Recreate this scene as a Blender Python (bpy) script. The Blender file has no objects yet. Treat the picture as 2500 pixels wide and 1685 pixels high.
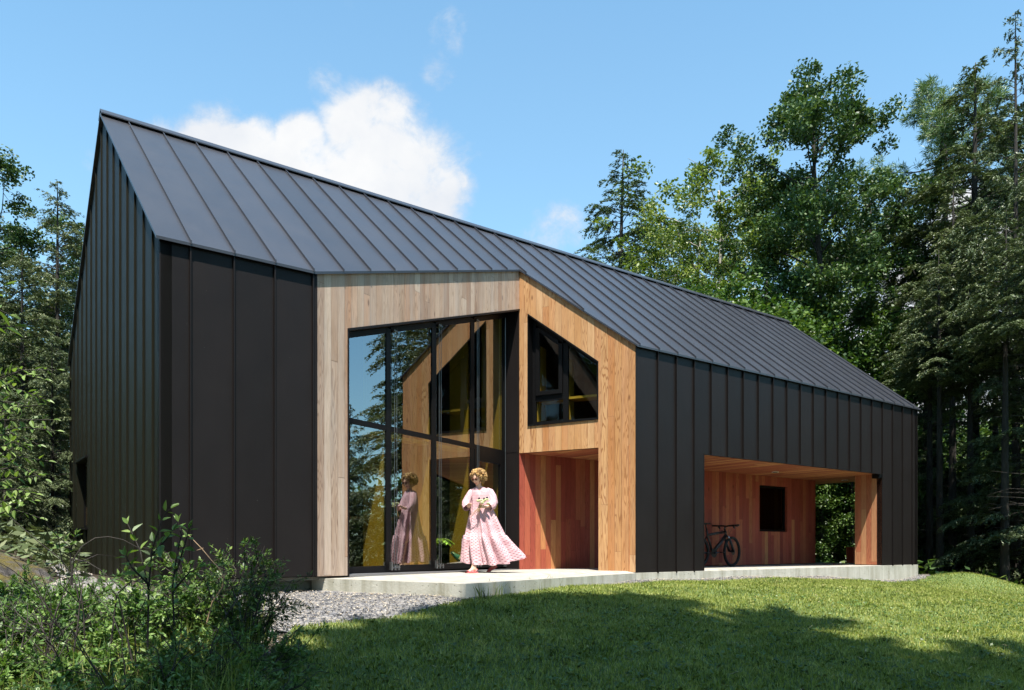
import bpy, bmesh, math, random
import numpy as np
from mathutils import Vector, Matrix
from mathutils.geometry import tessellate_polygon
R = math.radians
rnd = random.Random(7)
scene = bpy.context.scene
col = scene.collection

# ------------------------------------------------------------------ camera
F = 1851.8 / 2500.0                      # focal length / picture width
cd = bpy.data.cameras.new("camera")
cam = bpy.data.objects.new("camera", cd); col.objects.link(cam)
cd.sensor_width = 36.0; cd.lens = 36.0 * F
cd.shift_y = (1333 - 842.5) / 2500.0
cam.location = (0, 0, 0); cam.rotation_euler = (R(90), 0, 0)
cd.clip_start = 0.05; cd.clip_end = 3000
scene.camera = cam

# ------------------------------------------------------------------ sun + sky
SUN = Vector((0.1156, -1.1636, 2.70)).normalized()
elev = math.asin(SUN.z)
sl_ = bpy.data.lights.new("sun", 'SUN'); so = bpy.data.objects.new("sun", sl_); col.objects.link(so)
sl_.energy = 5.0; sl_.angle = R(0.53); sl_.color = (1.0, 0.945, 0.865)
so.rotation_euler = SUN.to_track_quat('Z', 'Y').to_euler()
so.location = (0, -5, 30)

scene.view_settings.view_transform = 'Standard'
scene.view_settings.look = 'None'
scene.view_settings.exposure = 1.2
scene.view_settings.gamma = 1.0
scene.cycles.max_bounces = 7
scene.cycles.transparent_max_bounces = 12
scene.cycles.use_adaptive_sampling = True
scene.cycles.adaptive_threshold = 0.015
try:
    scene.cycles.use_denoising = True
    scene.cycles.denoiser = 'OPENIMAGEDENOISE'
except Exception:
    pass

class NT:
    """tiny node helper"""
    def __init__(s, nt): s.nt = nt; s.n = nt.nodes; s.l = nt.links
    def new(s, t, **kw):
        n = s.n.new(t)
        for k, v in kw.items(): setattr(n, k, v)
        return n
    def set(s, sock, v):
        if isinstance(v, bpy.types.NodeSocket): s.l.new(v, sock)
        elif v is not None: sock.default_value = v
    def math(s, op, a, b=None, c=None, clamp=False):
        n = s.new('ShaderNodeMath', operation=op, use_clamp=clamp)
        s.set(n.inputs[0], a)
        if b is not None: s.set(n.inputs[1], b)
        if c is not None: s.set(n.inputs[2], c)
        return n.outputs[0]
    def vmath(s, op, a, b=None, sc=None):
        n = s.new('ShaderNodeVectorMath', operation=op)
        s.set(n.inputs[0], a)
        if b is not None: s.set(n.inputs[1], b)
        if sc is not None: s.set(n.inputs['Scale'], sc)
        return n.outputs['Value'] if op in ('LENGTH', 'DOT_PRODUCT', 'DISTANCE') else n.outputs[0]
    def mix(s, f, a, b, typ='MIX'):
        n = s.new('ShaderNodeMix', data_type='RGBA', blend_type=typ)
        s.set(n.inputs[0], f); s.set(n.inputs[6], a); s.set(n.inputs[7], b)
        return n.outputs[2]
    def ramp(s, f, stops, interp='LINEAR'):
        n = s.new('ShaderNodeValToRGB'); cr = n.color_ramp; cr.interpolation = interp
        while len(cr.elements) < len(stops): cr.elements.new(0.5)
        for e, (p, c) in zip(cr.elements, stops):
            e.position = p; e.color = (*c, 1) if len(c) == 3 else c
        s.set(n.inputs[0], f); return n.outputs[0]
    def maprange(s, v, a, b, c=0.0, d=1.0, smooth=False):
        n = s.new('ShaderNodeMapRange', interpolation_type='SMOOTHSTEP' if smooth else 'LINEAR')
        for i, x in enumerate((v, a, b, c, d)): s.set(n.inputs[i], x)
        return n.outputs[0]
    def noise(s, vec, scale, detail=3, rough=0.5, dist=0.0, out=0):
        n = s.new('ShaderNodeTexNoise')
        s.set(n.inputs['Vector'], vec); s.set(n.inputs['Scale'], scale)
        n.inputs['Detail'].default_value = detail; n.inputs['Roughness'].default_value = rough
        n.inputs['Distortion'].default_value = dist
        return n.outputs[out]
    def comb(s, x, y, z=0.0):
        n = s.new('ShaderNodeCombineXYZ')
        for i, v in enumerate((x, y, z)): s.set(n.inputs[i], v)
        return n.outputs[0]
    def sep(s, v):
        n = s.new('ShaderNodeSeparateXYZ'); s.set(n.inputs[0], v); return n.outputs
    def bump(s, h, strength=0.3, dist=0.01):
        n = s.new('ShaderNodeBump'); s.set(n.inputs['Height'], h)
        n.inputs['Strength'].default_value = strength; n.inputs['Distance'].default_value = dist
        return n.outputs[0]

w = bpy.data.worlds.new("World"); scene.world = w; w.use_nodes = True
t = NT(w.node_tree); t.n.clear()
sky = t.new('ShaderNodeTexSky', sky_type='NISHITA', sun_disc=False)
sky.sun_elevation = elev
sky.sun_rotation = math.atan2(SUN.x, SUN.y)
sky.air_density = 1.0; sky.dust_density = 0.6; sky.ozone_density = 1.0; sky.altitude = 300
tc = t.new('ShaderNodeTexCoord')
d = t.sep(tc.outputs['Generated'])
ysafe = t.math('MAXIMUM', d[1], 0.05)
px = t.math('DIVIDE', d[0], ysafe); pz = t.math('DIVIDE', d[2], ysafe)
P2 = t.comb(px, pz, 0.0)
n1 = t.noise(P2, 13.0, 10, 0.66, 0.25)
n2 = t.noise(P2, 3.6, 4, 0.5)
def D(x, y): return ((x - 1163) / 1723.0, (1240 - y) / 1723.0)
blobs = [(480, 372, 130, 1), (400, 400, 120, 1), (570, 350, 90, 1), (680, 330, 78, 1), (700, 430, 150, 1), (840, 300, 120, 1), (880, 225, 55, .66),
         (900, 380, 140, 1), (955, 440, 110, 1), (1035, 412, 34, .75), (1015, 60, 60, .43), (1000, 170, 46, .47), (1010, 110, 50, .45), (1290, 510, 60, .47), (1235, 550, 70, .50),
         (2230, 560, 150, 1), (2130, 720, 170, 1), (2200, 860, 200, 1), (1900, 800, 150, .95), (740, 200, 60, .46), (205, 360, 30, .42)]
m = None
for (bx, by, br, amp) in blobs:
    cx_, cz_ = D(bx, by)
    dist = t.vmath('DISTANCE', P2, (cx_, cz_, 0.0))
    v = t.math('MULTIPLY', t.math('SUBTRACT', 1.0, t.math('DIVIDE', dist, br / 1723.0 * 1.45)), amp)
    v = t.math('MINIMUM', v, 0.55 * amp)
    m = v if m is None else t.math('MAXIMUM', m, v)
dens = t.math('ADD', m, t.math('MULTIPLY', t.math('SUBTRACT', n1, 0.52), 0.85))
dens = t.math('ADD', dens, t.math('MULTIPLY', t.math('SUBTRACT', n2, 0.5), 0.35))
mask = t.maprange(dens, 0.15, 0.53, 0, 1, True)
mask = t.math('MULTIPLY', mask, t.math('GREATER_THAN', d[1], 0.06))
hi = t.noise(P2, 5.0, 5, 0.6)
ccol = t.ramp(t.math('MULTIPLY_ADD', hi, 0.8, t.math('MULTIPLY', mask, 0.25)), [(0.40, (0.72, 0.78, 0.88)), (0.74, (0.98, 0.99, 1.0))])
ccol = t.vmath('SCALE', ccol, sc=4.5)
haze = t.maprange(pz, 0.15, 0.95, 0.30, 0.0)
cirr = t.math('MULTIPLY', t.maprange(t.noise(P2, 2.2, 6, 0.6, 1.2), 0.48, 0.85, 0, 0.35), 1.0)
skyc = t.mix(1.0, sky.outputs[0], (1.02, 1.42, 1.36, 1), 'MULTIPLY')
skyc = t.mix(t.math('MAXIMUM', haze, cirr), skyc, (2.7, 3.5, 4.1, 1))
allc = t.mix(mask, skyc, ccol)
bg = t.new('ShaderNodeBackground'); t.set(bg.inputs[0], allc); bg.inputs[1].default_value = 0.096
wo = t.new('ShaderNodeOutputWorld'); t.l.new(bg.outputs[0], wo.inputs[0])

# ------------------------------------------------------------------ helpers
def empty(name, loc=(0, 0, 0), rz=0.0, parent=None):
    o = bpy.data.objects.new(name, None); col.objects.link(o)
    o.location = loc; o.rotation_euler = (0, 0, rz); o.empty_display_size = 0.2
    if parent: o.parent = parent
    return o
def tag(o, label=None, cat=None, group=None, kind=None):
    if label: o['label'] = label
    if cat: o['category'] = cat
    if group: o['group'] = group
    if kind: o['kind'] = kind
    return o

class MB:
    def __init__(s): s.v = []; s.f = []; s.uv = []; s.mi = []
    def face(s, pts, uvs=None, mi=0):
        b = len(s.v); s.v += [tuple(p) for p in pts]; s.f.append(tuple(range(b, b + len(pts))))
        s.uv += [tuple(q) for q in (uvs if uvs else [(0, 0)] * len(pts))]; s.mi.append(mi)
    def box(s, a, b, M=None, uvk=None):
        x0, y0, z0 = a; x1, y1, z1 = b
        c = [Vector(p) for p in ((x0,y0,z0),(x1,y0,z0),(x1,y1,z0),(x0,y1,z0),(x0,y0,z1),(x1,y0,z1),(x1,y1,z1),(x0,y1,z1))]
        fs = ((0,3,2,1),(4,5,6,7),(0,1,5,4),(1,2,6,5),(2,3,7,6),(3,0,4,7))
        for k, q in enumerate(fs):
            pts = [c[i] for i in q]
            if k < 2: uv = [(p.x, p.y) for p in pts]
            elif k in (2, 4): uv = [(p.x, p.z) for p in pts]
            else: uv = [(p.y, p.z) for p in pts]
            if M is not None: pts = [M @ p for p in pts]
            s.face(pts, uv)
    def tube(s, pts, radii, n=8, caps=True):
        pts = [Vector(p) for p in pts]
        if not hasattr(radii, '__len__'): radii = [radii] * len(pts)
        rings = []; prev = None
        for i, p in enumerate(pts):
            d_ = (pts[min(i + 1, len(pts) - 1)] - pts[max(i - 1, 0)])
            if d_.length < 1e-9: d_ = Vector((0, 0, 1))
            d_.normalize()
            if prev is None:
                a = d_.orthogonal().normalized()
            else:
                a = (prev - d_ * prev.dot(d_))
                a = a.normalized() if a.length > 1e-6 else d_.orthogonal().normalized()
            prev = a; b = d_.cross(a)
            rings.append([p + (a * math.cos(2 * math.pi * k / n) + b * math.sin(2 * math.pi * k / n)) * radii[i] for k in range(n)])
        base = len(s.v)
        for r_ in rings: s.v += [tuple(q) for q in r_]
        L = 0
        for i in range(len(rings) - 1):
            L2 = L + (pts[i + 1] - pts[i]).length
            for k in range(n):
                k2 = (k + 1) % n
                s.f.append((base + i * n + k, base + i * n + k2, base + (i + 1) * n + k2, base + (i + 1) * n + k))
                s.uv += [(k / n, L), ((k + 1) / n, L), ((k + 1) / n, L2), (k / n, L2)]; s.mi.append(0)
            L = L2
        if caps:
            s.f.append(tuple(base + k for k in reversed(range(n)))); s.uv += [(0, 0)] * n; s.mi.append(0)
            e = base + (len(rings) - 1) * n
            s.f.append(tuple(e + k for k in range(n))); s.uv += [(0, 0)] * n; s.mi.append(0)
    def build(s, name, mat, parent=None, smooth=False):
        me = bpy.data.meshes.new(name)
        me.from_pydata(s.v, [], s.f); 
        ul = me.uv_layers.new(name="UVMap")
        ul.data.foreach_set("uv", np.array(s.uv, dtype=np.float32).ravel())
        mats = mat if isinstance(mat, (list, tuple)) else [mat]
        for m_ in mats: me.materials.append(m_)
        me.polygons.foreach_set("material_index", np.array(s.mi, dtype=np.int32))
        if smooth: me.polygons.foreach_set("use_smooth", np.ones(len(s.f), dtype=bool))
        me.update()
        o = bpy.data.objects.new(name, me); col.objects.link(o)
        if parent: o.parent = parent
        return o

def mesh_np(name, verts, faces_n, mat, parent=None, nper=4, smooth=False):
    """verts (N,3); faces are consecutive groups of nper vertices, or an explicit index array"""
    me = bpy.data.meshes.new(name)
    verts = np.ascontiguousarray(verts, dtype=np.float32)
    if isinstance(faces_n, int): idx = np.arange(faces_n * nper, dtype=np.int32)
    else: idx = np.ascontiguousarray(faces_n, dtype=np.int32).ravel()
    nf = len(idx) // nper
    me.vertices.add(len(verts)); me.vertices.foreach_set("co", verts.ravel())
    me.loops.add(len(idx)); me.loops.foreach_set("vertex_index", idx)
    me.polygons.add(nf); me.polygons.foreach_set("loop_start", np.arange(nf, dtype=np.int32) * nper)
    me.polygons.foreach_set("loop_total", np.full(nf, nper, dtype=np.int32))
    if smooth: me.polygons.foreach_set("use_smooth", np.ones(nf, dtype=bool))
    me.update(calc_edges=True)
    me.materials.append(mat)
    o = bpy.data.objects.new(name, me); col.objects.link(o)
    if parent: o.parent = parent
    return o

# ------------------------------------------------------------------ materials
def mat(name):
    m_ = bpy.data.materials.new(name); m_.use_nodes = True
    nt = NT(m_.node_tree); b = m_.node_tree.nodes['Principled BSDF']
    return m_, nt, b
def simple(name, colr, rough=0.5, metal=0.0, spec=0.5, bumpn=None, var=0.0):
    m_, nt, b = mat(name)
    b.inputs['Roughness'].default_value = rough; b.inputs['Metallic'].default_value = metal
    b.inputs['Specular IOR Level'].default_value = spec
    if var > 0 or bumpn:
        o = nt.new('ShaderNodeTexCoord').outputs['Object']
        nz = nt.noise(o, bumpn or 12.0, 4, 0.6)
        c2 = tuple(min(1, c * (1 - var)) for c in colr); c1 = tuple(min(1, c * (1 + var)) for c in colr)
        nt.set(b.inputs['Base Color'], nt.ramp(nz, [(0.3, c2), (0.7, c1)]))
        if bumpn: nt.set(b.inputs['Normal'], nt.bump(nz, 0.25, 0.01))
    else:
        b.inputs['Base Color'].default_value = (*colr, 1)
    return m_

def metal_sheet(name, colr, rough, panel=0.4541, off=0.30, bow=0.0, wob=0.6, spec=0.24):
    m_, nt, b = mat(name)
    uv = nt.new('ShaderNodeTexCoord').outputs['UV']
    u, v, _ = nt.sep(uv)
    q = nt.math('DIVIDE', nt.math('SUBTRACT', u, off), panel)
    pid = nt.math('FLOOR', q); fr = nt.math('FRACT', q)
    wn = nt.new('ShaderNodeTexWhiteNoise', noise_dimensions='1D'); nt.set(wn.inputs['W'], pid)
    tint = nt.maprange(wn.outputs[0], 0, 1, 0.90, 1.10)
    mot = nt.noise(nt.comb(u, nt.math('MULTIPLY', v, 0.7), pid), 2.6, 5, 0.6)
    streak = nt.noise(nt.comb(nt.math('MULTIPLY', u, 9.0), nt.math('MULTIPLY', v, 0.6), 0.0), 3.0, 3, 0.6)
    k = nt.math('MULTIPLY', tint, nt.math('MULTIPLY_ADD', mot, 0.35, 0.82))
    k = nt.math('MULTIPLY', k, nt.math('MULTIPLY_ADD', streak, 0.16, 0.92))
    c = nt.vmath('SCALE', nt.comb(*colr), sc=k)
    # sparse pale specks and scuffs
    sp = nt.noise(nt.comb(nt.math('MULTIPLY', u, 3.0), v, 3.0), 34.0, 2, 0.5)
    spm = nt.maprange(sp, 0.765, 0.80)
    c = nt.mix(nt.math('MULTIPLY', spm, 0.5), c, (0.28, 0.26, 0.24, 1))
    nt.set(b.inputs['Base Color'], c)
    nt.set(b.inputs['Roughness'], nt.math('MULTIPLY_ADD', mot, 0.14, rough - 0.07))
    par = nt.math('MULTIPLY', nt.math('MULTIPLY', fr, nt.math('SUBTRACT', 1.0, fr)), 4.0 * bow)
    can = nt.noise(nt.comb(nt.math('MULTIPLY', u, 1.6), nt.math('MULTIPLY', v, 0.55), nt.math('MULTIPLY', pid, 3.7)), 1.5, 2, 0.4)
    fine = nt.noise(nt.comb(u, v, 0.0), 260.0, 2, 0.5)
    h = nt.math('ADD', par, nt.math('MULTIPLY', can, 0.010 * wob))
    h = nt.math('ADD', h, nt.math('MULTIPLY', fine, 0.00012))
    bn = nt.new('ShaderNodeBump'); bn.inputs['Strength'].default_value = 1.0; bn.inputs['Distance'].default_value = 1.0
    nt.set(bn.inputs['Height'], h); nt.set(b.inputs['Normal'], bn.outputs[0])
    b.inputs['Specular IOR Level'].default_value = spec
    return m_

def wood(name, cols, grain, pw=0.118, gl=4.2, along='v', ringamt=0.5, stain=0.0, rough=0.6, gap=0.6):
    """planks along v; cols = list of (pos, colour) picked per plank; grain = dark line colour"""
    m_, nt, b = mat(name)
    uv = nt.new('ShaderNodeTexCoord').outputs['UV']
    u, v, _ = nt.sep(uv)
    if along == 'u': u, v = v, u
    q = nt.math('DIVIDE', u, pw); pid = nt.math('FLOOR', q); fr = nt.math('FRACT', q)
    wn = nt.new('ShaderNodeTexWhiteNoise', noise_dimensions='1D'); nt.set(wn.inputs['W'], pid)
    rq = nt.math('ADD', nt.math('DIVIDE', v, gl), nt.math('MULTIPLY', wn.outputs[0], 7.31))
    row = nt.math('FLOOR', rq); rfr = nt.math('FRACT', rq)
    wn2 = nt.new('ShaderNodeTexWhiteNoise', noise_dimensions='3D'); nt.set(wn2.inputs['Vector'], nt.comb(pid, row, 3.1))
    rv = wn2.outputs[0]
    seed = nt.math('MULTIPLY_ADD', rv, 60.0, nt.math('MULTIPLY', pid, 1.7))
    basec = nt.ramp(rv, cols)
    # cathedral rings = contour bands of a slow stretched noise
    sn = nt.noise(nt.comb(nt.math('MULTIPLY', u, 8.5), nt.math('MULTIPLY', v, 0.75), seed), 1.0, 2, 0.45)
    rings = nt.math('SINE', nt.math('MULTIPLY', sn, 95.0))
    ringm = nt.maprange(rings, 0.25, 1.0, 0, 1, True)
    fib = nt.noise(nt.comb(nt.math('MULTIPLY', u, 190.0), nt.math('MULTIPLY', v, 5.0), seed), 1.0, 3, 0.6)
    slow = nt.noise(nt.comb(nt.math('MULTIPLY', u, 6.0), nt.math('MULTIPLY', v, 1.1), seed), 1.0, 4, 0.6)
    has = nt.maprange(nt.math('FRACT', nt.math('MULTIPLY', rv, 13.7)), 0.25, 0.75, 0.15, 1.0)
    c = nt.mix(nt.math('MULTIPLY', nt.math('MULTIPLY', ringm, ringamt), has), basec, (*grain, 1))
    c = nt.mix(nt.maprange(fib, 0.48, 0.8, 0, 0.6), c, (*grain, 1))
    c = nt.mix(1.0, c, nt.ramp(slow, [(0.25, (0.80, 0.76, 0.72)), (0.55, (1, 1, 1)), (0.8, (1.0, 1.0, 1.0))]), 'MULTIPLY')
    # knots
    kn = nt.new('ShaderNodeTexVoronoi', feature='F1'); nt.set(kn.inputs['Vector'], nt.comb(nt.math('MULTIPLY', u, 3.2), nt.math('MULTIPLY', v, 1.25), seed)); kn.inputs['Scale'].default_value = 1.0
    km = nt.maprange(kn.outputs['Distance'], 0.075, 0.03, 0, 0.75)
    c = nt.mix(km, c, (grain[0] * 0.5, grain[1] * 0.4, grain[2] * 0.35, 1))
    if stain > 0:   # grey silvering in long vertical stains
        st = nt.noise(nt.comb(nt.math('MULTIPLY', u, 7.0), nt.math('MULTIPLY', v, 0.5), 2.0), 1.0, 5, 0.65)
        c = nt.mix(nt.maprange(st, 0.42, 0.68, 0, stain), c, (0.36, 0.32, 0.29, 1))
    # joints
    e1 = nt.maprange(fr, 0.0, 0.035, 1, 0); e2 = nt.maprange(fr, 0.965, 1.0, 0, 1)
    e3 = nt.maprange(rfr, 0.0, 0.0022, 1, 0)
    g = nt.math('MAXIMUM', nt.math('MAXIMUM', e1, e2), nt.math('MULTIPLY', e3, 0.8))
    c = nt.mix(nt.math('MULTIPLY', g, gap), c, (grain[0] * 0.35, grain[1] * 0.3, grain[2] * 0.3, 1))
    nt.set(b.inputs['Base Color'], c)
    b.inputs['Roughness'].default_value = rough; b.inputs['Specular IOR Level'].default_value = 0.25
    h = nt.math('SUBTRACT', nt.math('MULTIPLY', fib, 0.15), nt.math('ADD', g, nt.math('MULTIPLY', ringm, 0.12)))
    nt.set(b.inputs['Normal'], nt.bump(h, 0.5, 0.004))
    return m_

def concrete(name, c0, c1, pits=True):
    m_, nt, b = mat(name)
    o = nt.new('ShaderNodeTexCoord').outputs['Object']
    a = nt.noise(o, 2.2, 6, 0.6); f_ = nt.noise(o, 40, 4, 0.6)
    _, _, z = nt.sep(o)
    k = nt.math('MULTIPLY_ADD', f_, 0.3, nt.math('MULTIPLY', a, 0.8))
    c = nt.ramp(k, [(0.3, c0), (0.72, c1)])
    sx = nt.noise(nt.vmath('MULTIPLY', o, (6, 6, 0.4)), 1.0, 4, 0.6)
    c = nt.mix(nt.maprange(sx, 0.45, 0.72, 0, 0.7), c, (0.17, 0.16, 0.10, 1))
    h = f_
    if pits:
        vo = nt.new('ShaderNodeTexVoronoi', feature='F1'); nt.set(vo.inputs['Vector'], o); vo.inputs['Scale'].default_value = 22
        zone = nt.maprange(nt.noise(nt.vmath('MULTIPLY', o, (1.3, 1.3, 9)), 1.5, 3, 0.6), 0.52, 0.6)
        p = nt.math('MULTIPLY', nt.maprange(vo.outputs['Distance'], 0.22, 0.12), zone)
        c = nt.mix(nt.math('MULTIPLY', p, 0.75), c, (0.06, 0.055, 0.045, 1))
        h = nt.math('SUBTRACT', f_, p)
    nt.set(b.inputs['Base Color'], c); b.inputs['Roughness'].default_value = 0.85
    nt.set(b.inputs['Normal'], nt.bump(h, 0.4, 0.01))
    return m_

def leafmat(name, dark, mid, light, trans=0.25, rough=0.45, spec=0.4, noise=0.35):
    m_, nt, b = mat(name)
    g = nt.new('ShaderNodeNewGeometry'); oi = nt.new('ShaderNodeObjectInfo')
    tcx = nt.new('ShaderNodeTexCoord').outputs['Object']
    r_ = nt.math('ADD', nt.math('MULTIPLY', g.outputs['Random Per Island'], 0.75), nt.math('MULTIPLY', nt.math('SUBTRACT', oi.outputs['Random'], 0.5), 0.25))
    r_ = nt.math('ADD', r_, nt.math('MULTIPLY', nt.math('SUBTRACT', nt.noise(tcx, noise, 3, 0.6), 0.45), 1.1))
    c = nt.ramp(r_, [(0.05, dark), (0.5, mid), (0.98, light)])
    nt.set(b.inputs['Base Color'], c); b.inputs['Roughness'].default_value = rough; b.inputs['Specular IOR Level'].default_value = spec
    tr = nt.new('ShaderNodeBsdfTranslucent'); nt.set(tr.inputs[0], nt.mix(1.0, c, (1.0, 1.1, 0.45, 1), 'MULTIPLY'))
    mx = nt.new('ShaderNodeMixShader'); mx.inputs[0].default_value = trans
    nt.l.new(b.outputs[0], mx.inputs[1]); nt.l.new(tr.outputs[0], mx.inputs[2])
    nt.l.new(mx.outputs[0], m_.node_tree.nodes['Material Output'].inputs[0])
    return m_

def glass(name, refl=0.31, tint=(0.88, 0.84, 0.56)):
    m_, nt, b = mat(name)
    m_.node_tree.nodes.remove(b)
    gl = nt.new('ShaderNodeBsdfGlossy'); gl.inputs['Roughness'].default_value = 0.0; gl.inputs[0].default_value = (0.95, 0.98, 1, 1)
    o = nt.new('ShaderNodeTexCoord').outputs['Object']
    nt.set(gl.inputs['Normal'], nt.bump(nt.noise(o, 1.3, 1, 0.4), 0.12, 0.02))
    tp = nt.new('ShaderNodeBsdfTransparent'); tp.inputs[0].default_value = (*tint, 1)
    g = nt.new('ShaderNodeNewGeometry')
    cth = nt.math('ABSOLUTE', nt.vmath('DOT_PRODUCT', g.outputs['Incoming'], g.outputs['Normal']))
    fr = nt.math('POWER', nt.math('SUBTRACT', 1.0, cth, clamp=True), 5.0)
    k = nt.math('MULTIPLY_ADD', fr, 1.0 - refl, refl, clamp=True)
    mx = nt.new('ShaderNodeMixShader'); nt.set(mx.inputs[0], k)
    nt.l.new(tp.outputs[0], mx.inputs[1]); nt.l.new(gl.outputs[0], mx.inputs[2])
    nt.l.new(mx.outputs[0], m_.node_tree.nodes['Material Output'].inputs[0])
    return m_

M = {}
M['metal'] = metal_sheet('dark_metal_sheet', (0.0125, 0.0100, 0.0096), 0.42, wob=1.5, spec=.17)
M['gable_metal'] = metal_sheet('gable_metal_sheet', (0.0115, 0.0112, 0.0062), 0.50, panel=0.469, off=0.29, bow=0.005, wob=0.7, spec=0.13)
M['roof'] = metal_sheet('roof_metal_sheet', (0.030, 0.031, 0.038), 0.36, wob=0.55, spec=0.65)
M['trim'] = simple('dark_trim', (0.010, 0.009, 0.009), 0.5, spec=.25)
M['frame'] = simple('black_frame', (0.0035, 0.0033, 0.0035), 0.45, spec=.22)
M['steel'] = simple('bright_steel', (0.20, 0.20, 0.195), 0.45, 1.0)
M['w_grey'] = wood('weathered_cedar', [(0.0, (0.34, 0.21, 0.14)), (0.3, (0.50, 0.37, 0.275)), (0.55, (0.42, 0.285, 0.205)), (0.8, (0.56, 0.44, 0.345)), (1.0, (0.45, 0.265, 0.165))], (0.20, 0.12, 0.075), ringamt=0.6, stain=0.5)
M['w_gold'] = wood('golden_cedar', [(0.0, (0.42, 0.205, 0.078)), (0.25, (0.54, 0.315, 0.145)), (0.5, (0.47, 0.245, 0.098)), (0.75, (0.58, 0.37, 0.195)), (1.0, (0.45, 0.20, 0.07))], (0.26, 0.105, 0.035), ringamt=0.85, stain=0.10)
M['w_shade_red'] = wood('shade_red_cedar', [(0.0, (0.26, 0.055, 0.038)), (0.2, (0.39, 0.090, 0.056)), (0.45, (0.31, 0.065, 0.044)), (0.7, (0.46, 0.145, 0.070)), (0.88, (0.36, 0.080, 0.052)), (1.0, (0.55, 0.25, 0.10))], (0.11, 0.025, 0.014), gl=1.9, ringamt=0.3)  # cedar lining; the red of shaded bounce light is put into its colour
M['w_ceil'] = wood('shade_red_ceiling', [(0.0, (0.26, 0.055, 0.035)), (0.3, (0.52, 0.19, 0.085)), (0.55, (0.33, 0.075, 0.045)), (0.8, (0.66, 0.33, 0.14)), (1.0, (0.40, 0.11, 0.055))], (0.12, 0.03, 0.015), gl=2.6, ringamt=0.25)  # ceiling boards of the same cedar, reddened in colour for the shade
M['ochre'] = wood('ochre_plywood', [(0.0, (0.27, 0.215, 0.045)), (0.5, (0.31, 0.25, 0.055)), (1.0, (0.25, 0.20, 0.04))], (0.33, 0.19, 0.03), pw=0.6, gl=9, ringamt=0.2, gap=0.0)
M['concrete'] = concrete('board_marked_concrete', (0.30, 0.29, 0.235), (0.48, 0.47, 0.41))
M['slab'] = concrete('patio_concrete', (0.30, 0.28, 0.245), (0.37, 0.35, 0.31), pits=False)
M['glass'] = glass('window_glass')
M['glass3'] = glass('slanted_window_glass', refl=0.05, tint=(0.92, 0.86, 0.6))
M['glass2'] = glass('small_window_glass', refl=0.06, tint=(0.6, 0.55, 0.42))
M['dark'] = simple('dark_interior', (0.03, 0.025, 0.02), 0.7)
M['intfloor'] = wood('interior_floor_boards', [(0.0, (0.26, 0.17, 0.09)), (1.0, (0.33, 0.22, 0.12))], (0.04, 0.02, 0.01), ringamt=0.2)
# ------------------------------------------------------------------ house frame
ANG = math.atan2(0.6003, 0.7998)
C0 = Vector((-3.6702, 7.9, 0.0)); ZB = -0.43
D1 = Vector((0.7998, 0.6003, 0)); D2 = Vector((-0.6003, 0.7998, 0))
def W3(s, w_, z): return C0 + D1 * s + D2 * w_ + Vector((0, 0, z))
house = empty('house', (C0.x, C0.y, ZB), ANG)
tag(house, 'dark metal clad gabled house with cedar lined recess, tall glazing and covered carport', 'house')
def hb(mb, name, m_, parent=None, smooth=False):
    mb.v = [(a, b, c - ZB) for a, b, c in mb.v]
    return mb.build(name, m_, parent or house, smooth)
NL = Vector((1.718, 0)); IC = Vector((6.171, 1.895)); NR = Vector((7.068, 0))
T1 = (IC - NL).normalized(); T2 = (NR - IC).normalized()
I1 = Vector((-T1.y, T1.x))          # inward of recess wall 1
I2 = Vector((-T2.y, T2.x)) * 1.0    # inward of recess wall 2
if I2.x < 0: I2 = -I2
ZE, SL, WR, WB, LEN = 3.212, 0.8166, 3.45, 6.90, 16.475
def zr(w_): return ZE + SL * (w_ + 0.05) if w_ <= WR else ZE + SL * (2 * WR - w_ + 0.05)
ZF = -0.42
SEAM0, SEAMP = 0.30, 0.4541
def panel(mb, org, dr, inw, poly, holes=(), th=0.12, uoff=0.0):
    """flat wall in the vertical plane org+dr*u, polygon in (u,z), thickness th along inw"""
    org = Vector(org); dr = Vector(dr); inw = Vector(inw)
    loops = [[Vector((u, z, 0)) for u, z in poly]] + [[Vector((u, z, 0)) for u, z in h] for h in holes]
    flat = [p for l in loops for p in l]
    tris = tessellate_polygon(loops)
    def P(u, z, d_): 
        q = org + dr * u + inw * d_; return (q.x, q.y, z)
    outn = -inw
    for tr in tris:
        pts = [flat[i] for i in tr]
        a = Vector(P(pts[0].x, pts[0].y, 0)); b = Vector(P(pts[1].x, pts[1].y, 0)); c = Vector(P(pts[2].x, pts[2].y, 0))
        nn = (b - a).cross(c - a)
        if nn.x * outn.x + nn.y * outn.y < 0: pts = pts[::-1]
        mb.face([P(p.x, p.y, 0) for p in pts], [(p.x + uoff, p.y) for p in pts])
        if th > 0: mb.face([P(p.x, p.y, th) for p in pts[::-1]], [(p.x + uoff, p.y) for p in pts[::-1]])
    if th > 0:
        for l in loops:
            for i in range(len(l)):
                a = l[i]; b = l[(i + 1) % len(l)]
                mb.face([P(a.x, a.y, 0), P(b.x, b.y, 0), P(b.x, b.y, th), P(a.x, a.y, th)],
                        [(a.x + uoff, a.y), (b.x + uoff, b.y), (b.x + uoff, b.y), (a.x + uoff, a.y)])
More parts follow.
